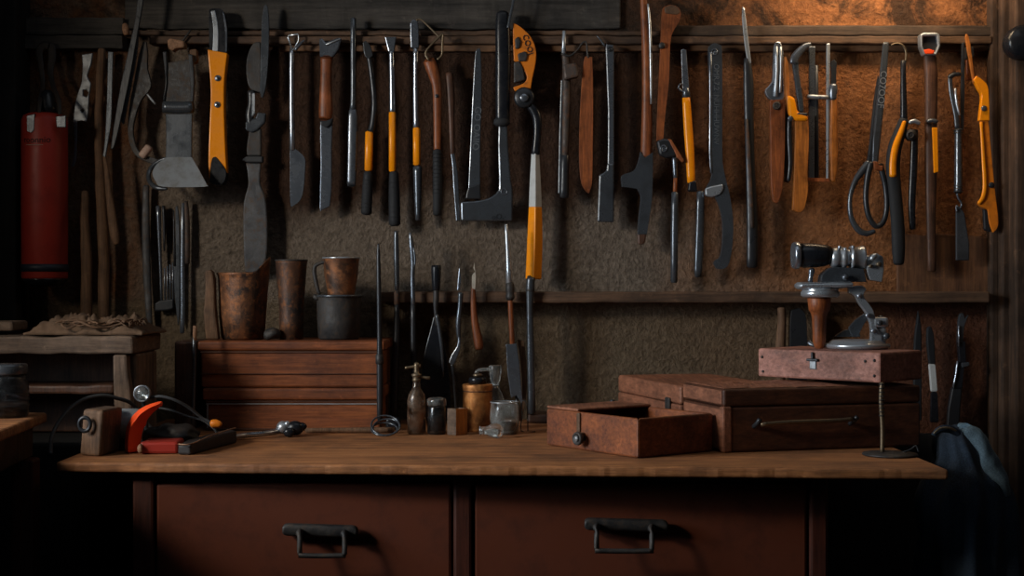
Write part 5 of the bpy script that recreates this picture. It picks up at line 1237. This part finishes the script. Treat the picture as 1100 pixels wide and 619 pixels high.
build('glint_edge', M().loft([(1028.5, 388, 2), (1027, 402, 2.4), (1024, 416, 1.8)], .062, sm=2, seg=8).loft([(1030, 372, 1.6), (1030, 350, 2)], .060, sm=1, seg=8), m_chrome, t)
build('lower_arm', M().plate([(1022, 416), (1033, 416), (1031, 440), (1030, 460), (1016, 460), (1018, 438)], .050, .014, 1), m_iron, t, .002)
build('clip', M().plate([(1032, 390), (1041, 389), (1041, 393), (1033, 395)], .058, .008, 1), m_steel_dk, t, .001)

# ---------------------------------------------------------------- denim jacket
t = T('denim_jacket', 'dark blue denim jacket draped in folds at the right end of the bench', 'jacket')
lv = [(456, 1030, 4, .50), (460, 1029, 12, .50), (468, 1028, 22, .50), (480, 1032, 27, .51), (495, 1037, 31, .52), (515, 1037, 42, .53), (540, 1036, 50, .54), (575, 1035, 52, .55), (620, 1035, 53, .55), (700, 1035, 54, .55), (800, 1035, 55, .55), (900, 1035, 54, .55), (1000, 1035, 54, .55)]
rings = []
P_ = crm([tuple(map(float, a)) for a in lv], 5)
for i, (py, px, hw, d) in enumerate(P_):
    c0 = W(px, py, d); c0.z = max(c0.z, .002); ring = []; s_ = min(1, i/14)
    for j in range(72):
        a = 2*math.pi*j/72
        f = 1+s_*(.13*math.sin(6*a+.9*math.sin(i*.14))+.09*math.sin(11*a+i*.07)+.22*mnoise.noise((math.cos(a)*2, math.sin(a)*2, i*.10)))
        x_ = c0.x+hw*k(d)*math.cos(a)*f*(.94); y_ = c0.y+min(hw*k(d), .085)*1.15*math.sin(a)*f
        x_ = min(max(x_, .69 if c0.z < ZB+.01 else .60), 1.05)
        if c0.z < ZB+.03 and y_ < -.2: x_ = max(x_, .684)
        ring.append(Vector((x_, y_, c0.z)))
    rings.append(ring)
build('body', M()._ring_loft(rings, True), m_denim, t)
sv = [(456, 1033, 7), (462, 1038, 9), (472, 1046, 11), (484, 1056, 12), (498, 1064, 13), (512, 1071, 13), (526, 1076, 12), (540, 1078, 10), (552, 1079, 6)]
sl = M().loft([(px, py, w*1.5, (0.0 if i < 1 else .02)) for i, (py, px, w) in enumerate(sv)], .575, th=.012, sm=4, seg=24)
for v in sl.bm.verts: v.co += mnoise.noise_vector(v.co*22)*.010+mnoise.noise_vector(v.co*60)*.003
build('sleeve', sl, m_denim_lt, t)
build('collar', M().loft([(1003, 468, 5), (1010, 462, 8), (1020, 461, 9), (1030, 466, 7)], .59, th=.006, sm=4).jitter(.002, 30), m_denim, t)
build('collar_trim', M().tube([W(1003, 466, .60), W(1010, 460.5, .602), W(1020, 460, .602), W(1027, 463, .60)], .0022, 8, 4), m_brass, t)
solo('floor_cable', M().tube([W(905, 560, .3)*1.0+Vector((0, 0, 0)), W(906, 562, .3)], .001, 6, 1), m_cable, 'x', 'x') if False else None

settle()
for n_, dy in (('lineman_pliers', .016), ('carving_mallet', .012), ('pruning_pliers', .012), ('adze', .030)):
    bpy.data.objects[n_].location.y -= dy
bpy.data.objects['metal_drum'].location.x += .008
